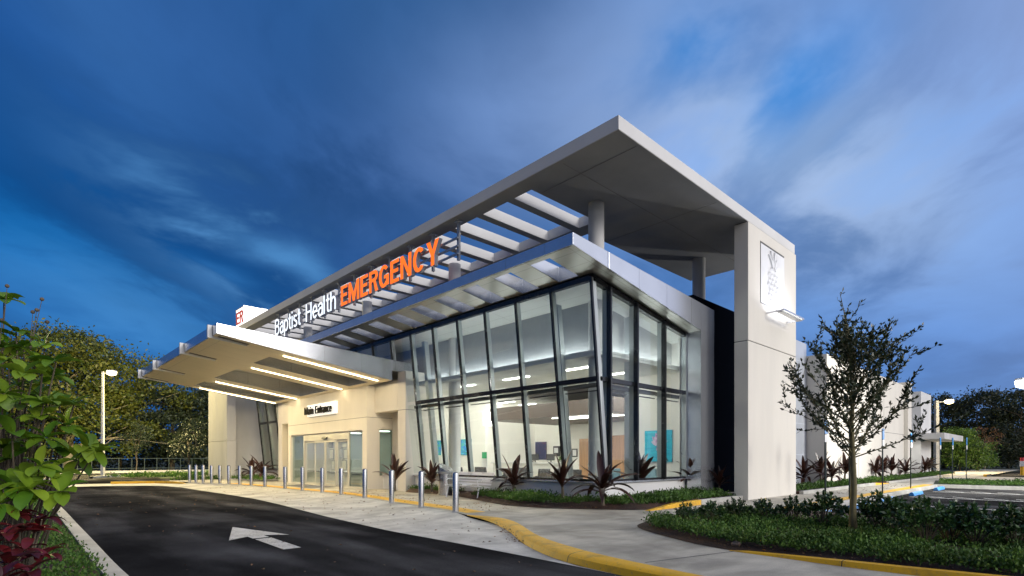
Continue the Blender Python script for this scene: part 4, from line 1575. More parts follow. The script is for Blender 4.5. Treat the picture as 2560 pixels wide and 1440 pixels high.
mb = MB()
rows_ = 7
for r in range(rows_):
    zc = 0.13 + r * 0.185
    half = 0.43 * math.sin(0.62 + 1.85 * r / (rows_ - 1)) ** 0.8
    n = 3 if r % 2 == 0 else 4
    for k in range(n):
        f = (k - (n - 1) / 2) / 1.5
        xc = f * half
        w_, h_ = 0.125, 0.155
        q = [(PX + xc + a_, YF - 0.022, PZ + zc + b_) for a_, b_ in [(0, -h_), (w_, 0), (0, h_), (-w_, 0)]]
        ap = (PX + xc, YF - 0.095, PZ + zc + 0.045)
        mb.add(q + [ap], [(0, 1, 4), (1, 2, 4), (2, 3, 4), (3, 0, 4)])
mb.build('fruit', WHITE, em)
mb = MB()
for pts in [[(-0.02, 1.36), (-0.10, 1.55), (-0.36, 1.80), (-0.46, 1.78), (-0.22, 1.55), (-0.08, 1.34)],
            [(-0.02, 1.40), (-0.04, 1.62), (-0.20, 1.92), (-0.28, 1.94), (-0.12, 1.64), (-0.07, 1.42)],
            [(0.0, 1.40), (0.02, 1.70), (0.10, 1.98), (0.26, 1.98), (0.16, 1.86), (0.10, 1.62), (0.05, 1.40)],
            [(0.06, 1.36), (0.14, 1.58), (0.26, 1.74), (0.46, 1.78), (0.36, 1.66), (0.24, 1.52), (0.12, 1.34)],
            [(0.10, 1.32), (0.22, 1.44), (0.36, 1.50), (0.60, 1.50), (0.46, 1.40), (0.30, 1.32), (0.14, 1.28)]]:
    leafplate(mb, pts)
mb.build('crown', WHITE, em, bev=0.006)
mb = MB()
mb.box(19.95, 21.95, 7.20, 7.26, 6.62, 6.68)
mb.box(19.95, 20.0, 7.261, 7.80, 6.60, 6.66)
mb.box(21.90, 21.95, 7.261, 7.80, 6.60, 6.66)
mb.box(20.001, 21.899, 7.262, 7.44, 6.58, 6.64)
lt = mb.build('uplight', ALU, em)
mb = MB()
mb.box(20.05, 21.85, 7.27, 7.42, 6.645, 6.665)
mb.build('lamp', emit('emblem_lamp', (0.80, 0.84, 1.0), 62), lt)

# ---------------------------------------------------------------- bollards
pos = [(8.70, 11.35), (8.87, 13.2), (9.05, 15.14), (9.45, 17.63), (9.72, 20.02), (9.74, 21.78), (9.72, 23.77), (9.66, 25.62), (9.61, 28.11), (9.52, 29.87), (9.45, 31.5), (9.22, 32.62), (9.0, 33.49), (8.75, 34.15), (8.5, 34.9), (8.3, 35.6), (8.15, 36.4)]
b0 = thing('bollard', '', 'bollard', (0, 0, 0), 0, 'steel bollards along the kerbless drop off')
mb = MB()
mb.lathe([(0.084, 0), (0.084, 1.0), (0.080, 1.025), (0.06, 1.045), (0.03, 1.056), (0.004, 1.06)], 28)
mb.build('post', STEEL, b0, smooth=True, local=True)
mb = MB()
mb.lathe([(0.10, 0), (0.10, 0.012), (0.0855, 0.02), (0.0852, 0.03)], 28)
mb.build('base_ring', GALV, b0, smooth=True, local=True)
nb = len(pos)
for i, (x, y) in enumerate(pos):
    lab = ('nearest stainless steel bollard, at the end of the row beside the yellow kerb' if i == 0 else
           'farthest stainless steel bollard, at the left end of the row by the yellow kerb nose' if i == nb - 1 else
           f'stainless steel bollard, {ORD[i]} of the row counted from the yellow front kerb')
    if i == 0:
        b0.location = (x, y, -0.004)
        b0['label'] = lab
    else:
        dup(b0, lab, (x, y, -0.004), 0.3 * i)

# ---------------------------------------------------------------- bench, bin, mat, notices
be = thing('bench', 'silver slatted metal bench on the walk beside the litter bin', 'bench', (12.15, 15.1, 0.0))
Y0, Y1 = 14.15, 16.15
mb = MB()
for k in range(5):
    xa = 11.88 + 0.105 * k
    mb.box(xa, xa + 0.055, Y0, Y1, 0.43 - 0.012 * k, 0.46 - 0.012 * k)
for yy in (Y0 + 0.1, (Y0 + Y1) / 2, Y1 - 0.14):
    mb.box(11.88, 12.33, yy, yy + 0.04, 0.37, 0.379)
mb.build('seat', BENCH, be, bev=0.006)
mb = MB()
for k in range(3):
    zb = 0.47 + 0.10 * k
    xa = 12.37 + 0.035 * k
    mb.hexa([(xa, Y0, zb), (xa + 0.03, Y0, zb), (xa + 0.03, Y1, zb), (xa, Y1, zb), (xa + 0.025, Y0, zb + 0.062), (xa + 0.055, Y0, zb + 0.062), (xa + 0.055, Y1, zb + 0.062), (xa + 0.025, Y1, zb + 0.062)])
mb.hexa([(12.51, Y0, 0.80), (12.54, Y0, 0.80), (12.54, Y1, 0.80), (12.51, Y1, 0.80), (12.56, Y0, 0.92), (12.59, Y0, 0.92), (12.59, Y1, 0.92), (12.56, Y1, 0.92)])
mb.build('backrest', BENCH, be, bev=0.006)
for yy in (Y0 + 0.12, Y1 - 0.12):
    for xa, xb in ((11.95, 11.86), (12.30, 12.50)):
        mb = MB()
        mb.tube([(xa, yy, 0.40), ((xa + xb) / 2, yy, 0.2), (xb, yy, 0.0 if xb < 12 else 0.02)], 0.022, 10)
        mb.build('leg', BENCH, be, smooth=True)
    mb = MB()
    mb.tube([(11.90, yy, 0.46), (11.86, yy, 0.62), (11.95, yy, 0.68), (12.3, yy, 0.66), (12.44, yy, 0.64)], 0.02, 10)
    mb.build('armrest', BENCH, be, smooth=True)
mb = MB()
mb.box(11.9, 12.34, (Y0 + Y1) / 2 - 0.012, (Y0 + Y1) / 2 + 0.012, 0.46, 0.50)
mb.build('divider', BENCH, be)

tb = thing('litter_bin', 'round stainless steel litter bin with sloping hood beside the bench', 'litter bin', (12.5, 16.95, 0.0))
mb = MB()
mb.lathe([(0.30, 0.0), (0.30, 0.05), (0.265, 0.055), (0.265, 0.80), (0.29, 0.805), (0.29, 0.83)], 36, 12.5, 16.95)
mb.build('body', STEEL, tb, smooth=True)
mb = MB()
mb.lathe([(0.29, 0.832), (0.31, 0.86), (0.31, 0.90), (0.29, 0.92)], 36, 12.5, 16.95)
mb.build('rim', GALV, tb, smooth=True)
# hood: a cylinder cut at a slant, high at the back
vs, fs = [], []
n = 36
for rr, f in ((0.30, 0.0), (0.30, 1.0), (0.26, 1.0), (0.0, 0.85)):
    for k in range(n):
        a = 2 * PI * k / n
        x, y = rr * math.cos(a), rr * math.sin(a)
        zt2 = 0.93 + f * (0.14 + 0.16 * (y * 0.9 - x * 0.25) / 0.3)
        vs.append((12.5 + x, 16.95 + y, max(zt2, 0.925)))
for i in range(3):
    for k in range(n):
        k2 = (k + 1) % n
        fs.append((i * n + k, i * n + k2, (i + 1) * n + k2, (i + 1) * n + k))
mb = MB()
mb.add(vs, fs)
mb.build('hood', STEEL, tb, smooth=True)

mb = MB()
mb.box(10.75, 12.0, 25.4, 29.2, 0.002, 0.014)
tag(mb.build('door_mat', BLACK, bev=0.004), 'black mat lying in front of the sliding doors', 'mat')
nl = [('upper left', 26.62, 1.95, 0.44, 0.40), ('upper right', 25.15, 1.95, 0.62, 0.42), ('middle left', 26.55, 1.38, 0.48, 0.52), ('middle right', 25.5, 1.42, 0.26, 0.50), ('rightmost middle', 25.0, 1.38, 0.42, 0.50), ('lower left', 26.35, 0.84, 0.36, 0.48), ('lower right', 25.15, 0.82, 0.50, 0.52)]
n0 = None
for nm, yc, zb, w_, h_ in nl:
    t = thing('notice', f'white framed paper notice, {nm} one of the notices on the door glass', 'notice', (12.37, yc, zb), 0, 'notices posted on the entrance glass')
    mb = MB()
    mb.box(12.36, 12.385, yc - w_ / 2, yc + w_ / 2, zb, zb + h_)
    mb.build('frame', GALV, t)
    mb = MB()
    mb.box(12.354, 12.359, yc - w_ / 2 + 0.04, yc + w_ / 2 - 0.04, zb + 0.04, zb + h_ - 0.04)
    mb.build('paper', WHITE, t)

# ---------------------------------------------------------------- things in the lobby
ds = thing('reception_desk', 'long white reception desk with pale stone front in the lobby', 'desk', (20, 19.5, 0.03))
mb = MB()
mb.box(19.6, 20.0, 17.2, 22.2, 0.03, 1.16)
mb.build('front', INT_WALL, ds, bev=0.01)
mb = MB()
mb.box(19.5, 20.3, 17.1, 22.3, 1.162, 1.21)
mb.build('counter', WHITE, ds, bev=0.008)
for i, (yy, lab) in enumerate([(18.4, 'black computer screen on the reception counter nearer the plant'), (19.5, 'black computer screen on the reception counter nearer the sign stand')]):
    t = thing('computer_screen', lab, 'screen', (20.1, yy, 1.212), 0, 'screens on the reception desk')
    mb = MB()
    mb.box(20.08, 20.11, yy - 0.26, yy + 0.26, 1.32, 1.64)
    mb.build('display', BLACK, t)
    mb = MB()
    mb.box(20.02, 20.18, yy - 0.1, yy + 0.1, 1.213, 1.225)
    mb.box(20.112, 20.13, yy - 0.03, yy + 0.03, 1.226, 1.5)
    mb.build('foot', BLACK, t)
pl = thing('potted_plant', 'small green plant in a pot on the reception counter', 'plant', (19.9, 17.5, 1.212))
mb = MB()
mb.cyl(19.9, 17.5, 1.212, 1.34, 0.07, 16, 0.09)
mb.build('pot', WHITE, pl)
P_ = np.tile(np.array([[19.9, 17.5, 1.34]]), (60, 1))
D_ = unit(rng.normal(size=(60, 3)) + np.array([0, 0, 1.2]))
mesh_np('leaves', leaf_verts(P_, D_, rng.uniform(0.15, 0.3, 60), 0.05), 4, L_LIME, pl)

# paintings: each a canvas with its own surface
for (yc, w_, lab) in [(28.2, 1.55, 'blue and green pond painting, the left one on the lobby wall'), (25.3, 1.75, 'blue and green pond painting, the right one on the lobby wall')]:
    t = thing('painting', lab, 'painting', (19.86, yc, 1.7), 0, 'paintings in the lobby')
    mb = MB()
    mb.box(19.85, 19.895, yc - w_ / 2, yc + w_ / 2, 1.62, 2.55)
    mb.build('canvas', ART_POND, t)
t = thing('painting', 'dark blue and red sunset painting behind the reception desk', 'painting', (23.85, 22.65, 1.35), 0, 'paintings in the lobby')
mb = MB()
mb.box(23.84, 23.895, 22.2, 23.1, 1.35, 2.43)
mb.build('canvas', ART_SUNSET, t)
t = thing('painting', 'large teal painting of a pink lotus flower on the right lobby wall', 'painting', (18.15, 11.1, 1.3), 0, 'paintings in the lobby')
XP = 18.15
mb = MB()
mb.box(XP, XP + 0.045, 10.52, 11.68, 1.29, 2.48)
mb.build('canvas', ART_TEAL, t)


def plate(mb, pts, lift):
    mb.prism([(XP - 0.002 - lift, 11.1 - a, 1.9 + b) for a, b in pts], (-0.002, 0, 0))


def petal(mb, a, ln, w_, lift, c=(0.06, 0.02)):
    ux, uz = math.sin(a), math.cos(a)
    plate(mb, [(c[0] + ux * ln * f + uz * w_ * g, c[1] + uz * ln * f - ux * w_ * g) for f, g in [(0, 0), (0.35, 0.5), (0.7, 0.4), (1, 0), (0.7, -0.4), (0.35, -0.5)]], lift)


mb = MB()
for i, (a, ln, w_) in enumerate([(-1.2, 0.34, 0.13), (1.15, 0.34, 0.13), (-0.75, 0.40, 0.16), (0.7, 0.40, 0.16), (-0.3, 0.44, 0.17), (0.3, 0.42, 0.17), (0.0, 0.36, 0.15), (-2.6, 0.22, 0.08)]):
    petal(mb, a, ln * 1.15, w_ * 1.3, 0.003 * i)
mb.build('flower', PETAL, t)
mb = MB()
plate(mb, [(0.06, 0.0), (0.18, -0.25), (0.40, -0.58), (0.44, -0.58), (0.22, -0.22), (0.10, 0.0)], 0.001)
mb.build('stem', BLACK, t)

st = thing('sign_stand', 'green and white information board on a stand in the lobby', 'sign', (17.3, 20.2, 0.03))
mb = MB()
mb.box(17.3, 17.33, 20.05, 20.45, 0.95, 1.75)
mb.build('board', WHITE, st)
mb = MB()
mb.box(17.292, 17.299, 20.07, 20.43, 1.42, 1.73)
mb.build('green_panel', mat('green_print', (0.02, 0.30, 0.12), 0.5), st)
mb = MB()
mb.cyl(17.345, 20.25, 0.05, 1.7, 0.014, 10)
mb.cyl(17.34, 20.25, 0.03, 0.05, 0.2, 20)
mb.build('stand', GALV, st)


def chair(name, label, loc, rz, m, w_=0.7, group=None):
    t = thing(name, label, 'chair', loc, rz, group)
    h = w_ / 2
    mb = MB()
    mb.box(-h + 0.08, h - 0.08, -0.3, 0.3, 0.30, 0.45)
    mb.build('seat', m, t, bev=0.03, local=True)
    mb = MB()
    mb.hexa([(-h + 0.08, 0.28, 0.34), (h - 0.08, 0.28, 0.34), (h - 0.08, 0.38, 0.34), (-h + 0.08, 0.38, 0.34), (-h + 0.12, 0.36, 1.0), (h - 0.12, 0.36, 1.0), (h - 0.12, 0.44, 1.0), (-h + 0.12, 0.44, 1.0)])
    mb.build('backrest', m, t, bev=0.03, local=True)
    for s in (-1, 1):
        mb = MB()
        mb.prism([(s * (h - 0.08), -0.3, 0.3), (s * (h - 0.08), 0.36, 0.3), (s * (h - 0.08), 0.38, 0.75), (s * (h - 0.08), -0.2, 0.60)], (s * 0.08, 0, 0))
        mb.build('armrest', m, t, bev=0.02, local=True)
        for yy in (-0.25, 0.3):
            mb = MB()
            mb.cyl(s * (h - 0.1), yy, 0.0, 0.30, 0.02, 10)
            mb.build('leg', BLACK, t, local=True)
    return t


gch = 'chairs in the lobby'
c1 = chair('armchair', 'teal armchair under the lotus painting, next to the wall', (17.6, 11.35, 0.03), R(-90), FABRIC_BLUE, 0.8, gch)
dup(c1, 'teal armchair left of the one under the lotus painting', (16.9, 12.4, 0.03), R(-70))
c2 = chair('armchair', 'grey patterned chair back behind the corner plant', (16.0, 14.3, 0.03), R(160), PATTERN, 0.9, gch)
dup(c2, 'grey patterned chair close to the glass behind the second cordyline from the bench', (14.6, 12.6, 0.03), R(175))
dup(c2, 'grey patterned chair close to the glass, right of the round lobby column', (14.7, 14.2, 0.03), R(185))
dup(c2, 'grey patterned chair close to the glass behind the bench end', (14.7, 16.0, 0.03), R(178))
dup(c2, 'grey patterned chair in the middle of the lobby window', (16.3, 17.0, 0.03), R(170))
dup(c2, 'grey patterned chair beside the white board in the lobby', (16.5, 19.2, 0.03), R(100))
c3 = chair('side_chair', 'charcoal chair behind the bench under the left pond painting', (15.2, 20.4, 0.03), R(120), FABRIC_DARK, 0.75, gch)
dup(c3, 'charcoal chair under the right pond painting', (15.2, 19.1, 0.03), R(90))

tbl = thing('coffee_table', 'low white table with a green plant between the lobby chairs', 'table', (17.4, 15.2, 0.03))
mb = MB()
mb.box(16.9, 17.9, 14.9, 15.5, 0.42, 0.47)
mb.build('top', WHITE, tbl, bev=0.01)
for xx in (16.95, 17.82):
    for yy in (14.95, 15.42):
        mb = MB()
        mb.box(xx, xx + 0.04, yy, yy + 0.04, 0.03, 0.419)
        mb.build('leg', STEEL, tbl)
lp = thing('lobby_plant', 'leafy green plant standing on the low lobby table', 'plant', (17.4, 15.2, 0.472))
mb = MB()
mb.cyl(17.4, 15.2, 0.472, 0.66, 0.09, 16, 0.12)
mb.build('pot', WHITE, lp, smooth=True)
D_ = unit(rng.normal(size=(120, 3)) + np.array([0, 0, 1.3]))
mesh_np('leaves', leaf_verts(np.tile(np.array([[17.4, 15.2, 0.66]]), (120, 1)), D_, rng.uniform(0.2, 0.42, 120), 0.06), 4, L_LIME, lp)
tv = thing('wall_screen', 'dark television screen high on the wall behind the reception desk', 'television', (23.85, 15.0, 2.0))
mb = MB()
mb.box(23.83, 23.895, 14.2, 15.6, 1.9, 2.7)
mb.build('casing', BLACK, tv, bev=0.01)
dp = thing('dispenser', 'black and white dispenser on the wall behind the reception desk', 'dispenser', (23.87, 21.3, 1.6))
mb = MB()
mb.box(23.80, 23.895, 21.1, 21.6, 1.55, 2.15)
mb.build('body', BLACK, dp, bev=0.02)
mb = MB()
mb.box(23.79, 23.799, 21.2, 21.5, 1.75, 2.05)
mb.build('cover', WHITE, dp)
for nm, yy, lab in [('picture_frame', 20.6, 'small black framed notice left of the dispenser on the back wall'), ('picture_frame', 20.0, 'small black framed notice nearest the plant on the back wall')]:
    t = thing(nm, lab, 'frame', (23.87, yy, 1.5), 0, 'framed notices behind the desk')
    mb = MB()
    mb.box(23.86, 23.895, yy - 0.2, yy + 0.2, 1.5, 1.98)
    mb.build('frame', BLACK, t)
    mb = MB()
    mb.box(23.85, 23.859, yy - 0.13, yy + 0.13, 1.57, 1.91)
    mb.build('paper', WHITE, t)

# ---------------------------------------------------------------- parking: wheel stops and sign posts
w0 = thing('wheel_stop', '', 'wheel stop', (0, 0, 0), 0, 'blue wheel stops at the heads of the bays')
mb = MB()
mb.prism([(-0.95, -0.10, 0), (-0.95, 0.10, 0), (-0.95, 0.075, 0.11), (-0.95, 0.03, 0.15), (-0.95, -0.03, 0.15), (-0.95, -0.075, 0.11)], (1.9, 0, 0))
mb.build('block', BLUE, w0, bev=0.012, local=True)
mb = MB()
for x in (-0.6, 0.6):
    mb.cyl(x, 0, 0.15, 0.157, 0.025, 10)
mb.build('anchor_bolts', GALV, w0, local=True)
w0['kind'] = 'thing'
wl_ = [(16.1, 'blue wheel stop hidden behind the hedge, nearest to the tall pier'), (20.2, 'blue wheel stop beside the trunk of the young oak'), (23.6, 'blue wheel stop in front of the second sign post from the oak'), (28.75, 'blue wheel stop between the two sign posts in the middle of the bays'), (34.2, 'blue wheel stop at the far end of the bays by the grass island')]
for i, (x, lab) in enumerate(wl_):
    if i == 0:
        w0.location = (x, 4.95, LOT + 0.001)
        w0['label'] = lab
    else:
        dup(w0, lab, (x, 4.95, LOT + 0.001))
p0 = thing('sign_post', '', 'sign post', (0, 0, 0), 0, 'sign posts at the parking bays')
mb = MB()
mb.box(-0.03, 0.03, -0.02, 0.02, 0, 2.6)
mb.build('pole', GREEN_POST, p0, local=True)
mb = MB()
mb.box(-0.15, 0.15, -0.035, -0.022, 2.18, 2.62)
mb.build('blue_plate', BLUE, p0, local=True)
mb = MB()
mb.box(-0.15, 0.15, -0.035, -0.022, 1.92, 2.16)
mb.build('white_plate', WHITE, p0, local=True)
pl_ = [(18.95, 5.60, 1, 'sign post with blue plate left of the young oak'), (21.6, 5.62, 1, 'sign post standing right behind the oak trunk'), (26.05, 5.60, 1, 'sign post with blue plate, first to the right of the oak trunk'), (31.4, 5.62, 1, 'sign post in front of the side door canopy'),
       (41.7, 6.0, 1.03, 'sign post on the grass island nearest to the side door'), (42.4, 5.5, 1.03, 'middle sign post of the three on the grass island'), (42.9, 4.9, 1.03, 'rightmost sign post of the three on the grass island')]
for i, (x, y, s, lab) in enumerate(pl_):
    if i == 0:
        p0.location = (x, y, 0.006)
        p0['label'] = lab
    else:
        dup(p0, lab, (x, y, 0.006 if i < 4 else 0.0), 0, s)

# bits lying about
mb = MB()
mb.box(-0.13, 0.13, -0.07, 0.07, 0, 0.07)
bk = mb.build('edging_brick', BRICK_RED, bev=0.008, local=True)
bk.location = (9.05, 0.82, 0.115)
bk.rotation_euler = (R(6), R(4), R(50))
tag(bk, 'dark red brick lying in the planting bed at the corner', 'brick')
rk = bpy.data.meshes.new('rock')
bm = bmesh.new()
bmesh.ops.create_icosphere(bm, subdivisions=3, radius=0.075)
for v in bm.verts:
    v.co *= 1 + 0.25 * math.sin(v.co.x * 40 + 1) * math.cos(v.co.y * 33) + 0.1 * math.sin(v.co.z * 61)
    v.co.z *= 0.7
bm.to_mesh(rk)
bm.free()
rk.materials.append(mat('field_stone', (0.25, 0.18, 0.13), 0.9, 0, 0.2, 12, 0.4))
ro = bpy.data.objects.new('rock', rk)
col.objects.link(ro)
ro.location = (8.42, 3.75, 0.05)
tag(ro, 'small brown stone at the tip of the front planting bed', 'stone')
sp_ = thing('garden_light', 'short black post in the bottom right planting bed', 'garden light', (8.75, 0.42, 0.06))
mb = MB()
mb.cyl(8.75, 0.42, 0.06, 0.26, 0.028, 16)
mb.build('post', BLACK, sp_, smooth=True)
mb = MB()
mb.lathe([(0.032, 0.262), (0.04, 0.28), (0.034, 0.30)], 16, 8.75, 0.42)
mb.build('cap', BLACK, sp_, smooth=True)

# ---------------------------------------------------------------- street lamps
def lamp(name_label, x, y, z0, h, arm, m, power, color, r0=0.16, pole=CONC_POLE):
    t = thing('street_lamp', name_label, 'street lamp', (x, y, z0), 0, 'lit pole lamps around the site')
    mb = MB()
    mb.tube([(x, y, z0), (x, y, z0 + h)], [r0, r0 * 0.6], 4 if pole is CONC_POLE else 14)
    mb.build('pole', pole, t)
    ax, ay = arm
    hx, hy = x + ax, y + ay
    mb = MB()
    mb.tube([(x, y, z0 + h - 0.15), (hx, hy, z0 + h - 0.05)], 0.04, 8)
    mb.build('arm', GALV, t)
    mb = MB()
    d = Vector((ax, ay, 0)).normalized()
    n = Vector((-d.y, d.x, 0))
    c = Vector((hx, hy, z0 + h))
    q = [c - d * 0.35 - n * 0.18, c + d * 0.35 - n * 0.18, c + d * 0.35 + n * 0.18, c - d * 0.35 + n * 0.18]
    mb.prism([tuple(p) for p in q], (0, 0, 0.12))
    hd = mb.build('head', GALV, t, bev=0.02)
    mb = MB()
    mb.lathe([(0.10, -0.34), (0.34, -0.24), (0.38, -0.003)], 16)
    mb.v = [(hx + v[0], hy + v[1], z0 + h + v[2]) for v in mb.v]
    mb.build('lens', m, hd, smooth=True)
    ld = bpy.data.lights.new('lamp_light', 'POINT')
    ld.energy = power
    ld.color = color
    ld.shadow_soft_size = 0.15
    lo_ = bpy.data.objects.new('lamp_light', ld)
    col.objects.link(lo_)
    lo_.location = (hx, hy, z0 + h - 0.55)
    return t


lamp('tall pale pole lamp with warm light in front of the big tree at left', 6.4, 58.0, -0.2, 9.1, (0.55, -0.55), LAMP_WARM, 27000, (1.0, 0.80, 0.34))
lamp('pole lamp with warm light beside the far end of the long wing', 69.0, 10.2, -0.2, 7.5, (0.7, -0.9), LAMP_WARM, 9000, (1.0, 0.78, 0.42), 0.3)
lamp('pole lamp with bright white light at the right edge over the parking bays', 33.6, 1.0, -0.16, 5.0, (-0.75, 0.72), LAMP_WHITE, 1600, (1.0, 0.93, 0.80), 0.09, GALV)
# ---------------------------------------------------------------- plants
def blade(mb, base, d, length, width, droop, roll=0.0, n=7, fold=0.25, tipw=0.02, shape=1.0):
    """one long leaf: a folded strip that leaves BASE along D and droops"""
    d = Vector(d).normalized()
    p = Vector(base)
    side = d.cross(Vector((0, 0, 1)))
    if side.length < 1e-3:
        side = Vector((1, 0, 0))
    side.normalize()
    side = Matrix.Rotation(roll, 3, d) @ side
    vs = []
    for i in range(n + 1):
        f = i / n
        w = width * (max(math.sin(PI * min(f * 0.93 + 0.07, 1)) ** shape, 0) + tipw)
        nr = side.cross(d).normalized()
        vs += [p - side * w / 2 + nr * w * fold * 0.5, p, p + side * w / 2 + nr * w * fold * 0.5]
        p = p + d * length / n
        d = (d + Vector((0, 0, -droop / n))).normalized()
    fs = []
    for i in range(n):
        a = i * 3
        fs += [(a, a + 1, a + 4, a + 3), (a + 1, a + 2, a + 5, a + 4)]
    mb.add(vs, fs)


def whorl(mb, c, axis, n, length, width, spread, droop, jit=0.25, shape=0.8, fold=0.25):
    ax = Vector(axis).normalized()
    u = ax.orthogonal().normalized()
    w = ax.cross(u)
    for k in range(n):
        a = 2 * PI * (k + random.uniform(-0.3, 0.3)) / n
        s = spread * random.uniform(1 - jit, 1 + jit)
        d = ax * math.cos(s) + (u * math.cos(a) + w * math.sin(a)) * math.sin(s)
        blade(mb, Vector(c) + d * 0.01, d, length * random.uniform(0.75, 1.1), width * random.uniform(0.8, 1.1), droop * random.uniform(0.6, 1.3), random.uniform(-0.4, 0.4), 6, fold, 0.015, shape)


# --- cordylines: stem with long dark red leaves
def cordyline(seed, n, h, ln, open_):
    random.seed(seed)
    t = thing('cordyline', '', 'cordyline', (0, 0, 0))
    mb = MB()
    pts = [(0, 0, -0.02), (0.02, 0.01, h * 0.5), (0.0, 0.03, h)]
    mb.tube(pts, [0.05, 0.042, 0.035], 10)
    mb.build('stem', BARK, t, smooth=True, local=True)
    mb = MB()
    for k in range(n):
        f = k / (n - 1)
        a = 2.4 * k + random.uniform(-0.3, 0.3)
        tilt = open_ * (0.25 + 0.85 * (1 - f)) * random.uniform(0.8, 1.15)
        d = (math.sin(tilt) * math.cos(a), math.sin(tilt) * math.sin(a), math.cos(tilt))
        blade(mb, (0, 0.03, h * (0.72 + 0.3 * f)), d, ln * random.uniform(0.75, 1.1), 0.18 * random.uniform(0.8, 1.15), (0.7 + 1.0 * (1 - f)) * random.uniform(0.5, 1.2) * open_, random.uniform(-0.3, 0.3), 8, 0.5, 0.01, 0.75)
    mb.build('leaves', L_CORDY, t, smooth='all', local=True, recalc=False)
    return t


protos = [cordyline(3, 16, 0.42, 1.08, 1.15), cordyline(11, 13, 0.52, 0.98, 0.72), cordyline(23, 17, 0.42, 1.25, 1.3), cordyline(31, 13, 0.45, 0.85, 0.85)]
used = [False] * 4
cl = [  # px, py of the foot, proto, turn, scale, label, group
    (1285, 1240, 0, 0.5, 1.05, 'dark red cordyline with drooping leaves at the right end of the bench', 'a'),
    (1408, 1251, 1, 1.0, 1.0, 'dark red upright cordyline between the bench and the glass corner', 'a'),
    (1507, 1262, 2, 0.2, 1.0, 'widest dark red cordyline, in front of the glass corner', 'a'),
    (1598, 1245, 1, 2.2, 1.12, 'tall dark red cordyline under the right window wall, below the lotus painting', 'a'),
    (1730, 1236, 3, 0.9, 1.15, 'dark red cordyline in front of the metal end panel', 'a'),
    (1797, 1236, 3, 3.3, 0.85, 'small dark red cordyline before the navy recess', 'a'),
    (1080, 1229, 3, 2.4, 0.95, 'dark red cordyline arching out behind the litter bin', 'a'),
    (988, 1227, 1, 2.9, 1.0, 'slim dark red cordyline beside the vestibule side window', 'a'),
    (668, 1208, 2, 1.9, 1.1, 'dark red cordyline at the left of the vestibule, nearer the doors', 'a'),
    (628, 1206, 0, 2.4, 1.1, 'dark red cordyline by the far left end wall', 'a'),
    (2010, 1213, 0, 1.3, 1.05, 'dark red cordyline right behind the tall pier, first along the long wall', 'b'),
    (2053, 1207, 1, 0.3, 1.1, 'second dark red cordyline along the long wall from the tall pier', 'b'),
    (2079, 1206, 0, 2.9, 1.0, 'third dark red cordyline along the long wall from the tall pier', 'b'),
    (2113, 1204, 1, 1.9, 1.1, 'fourth dark red cordyline along the long wall, left of the oak trunk', 'b'),
    (2190, 1197, 0, 0.0, 1.1, 'dark red cordyline first to the right of the oak trunk by the long wall', 'b'),
    (2209, 1196, 3, 1.2, 1.2, 'dark red cordyline second to the right of the oak trunk by the long wall', 'b'),
    (2228, 1195, 1, 3.0, 1.1, 'dark red cordyline behind the sign post in the middle of the bays', 'b'),
    (2264, 1190, 0, 2.0, 1.1, 'dark red cordyline left of the side door', 'b'),
    (2313, 1184, 0, 0.8, 1.2, 'dark red cordyline right of the side door', 'b'),
    (2324, 1183, 3, 0.4, 1.3, 'last dark red cordyline at the far end of the long wing', 'b'),
]
for px, py, k, rz, s, lab, g in cl:
    z = 0.13
    p = gnd(px, py, z)
    if px > 1990 and px < 2240:
        p = at(px, py, 1)
        t_ = (px - CX) / F_PX
        Dd = 8.75 / (FY - t_ * FX)
        p = at(px, py, Dd)
        p.z = z
    elif px > 2240:
        t_ = (px - CX) / F_PX
        Dd = 8.6 / (FY - t_ * FX)
        p = at(px, py, Dd)
        p.z = 0.06
    if px in (628, 668):
        p = Vector((11.9, 35.3 if px == 668 else 37.2, 0.03))
    if not used[k]:
        used[k] = True
        o = protos[k]
        o.location, o.rotation_euler, o.scale = p, (0, 0, rz), (s,) * 3
        o['label'] = lab
    else:
        o = dup(protos[k], lab, p, rz, s)
    o['group'] = 'cordylines in the lobby bed' if g == 'a' else 'cordylines along the long wall'


# --- ground cover and dead leaves
def scatter_poly(poly, n):
    poly = np.array(poly)
    lo_, hi_ = poly.min(0), poly.max(0)
    out = []
    m = 0
    while m < n:
        q = rng.uniform(lo_, hi_, size=(n * 2, 2))
        ins = np.zeros(len(q), bool)
        j = len(poly) - 1
        for i in range(len(poly)):
            a, b = poly[i], poly[j]
            c = (a[1] > q[:, 1]) != (b[1] > q[:, 1])
            xx = (b[0] - a[0]) * (q[:, 1] - a[1]) / (b[1] - a[1] + 1e-12) + a[0]
            ins ^= c & (q[:, 0] < xx)
            j = i
        out.append(q[ins])
        m += ins.sum()
    return np.concatenate(out)[:n]


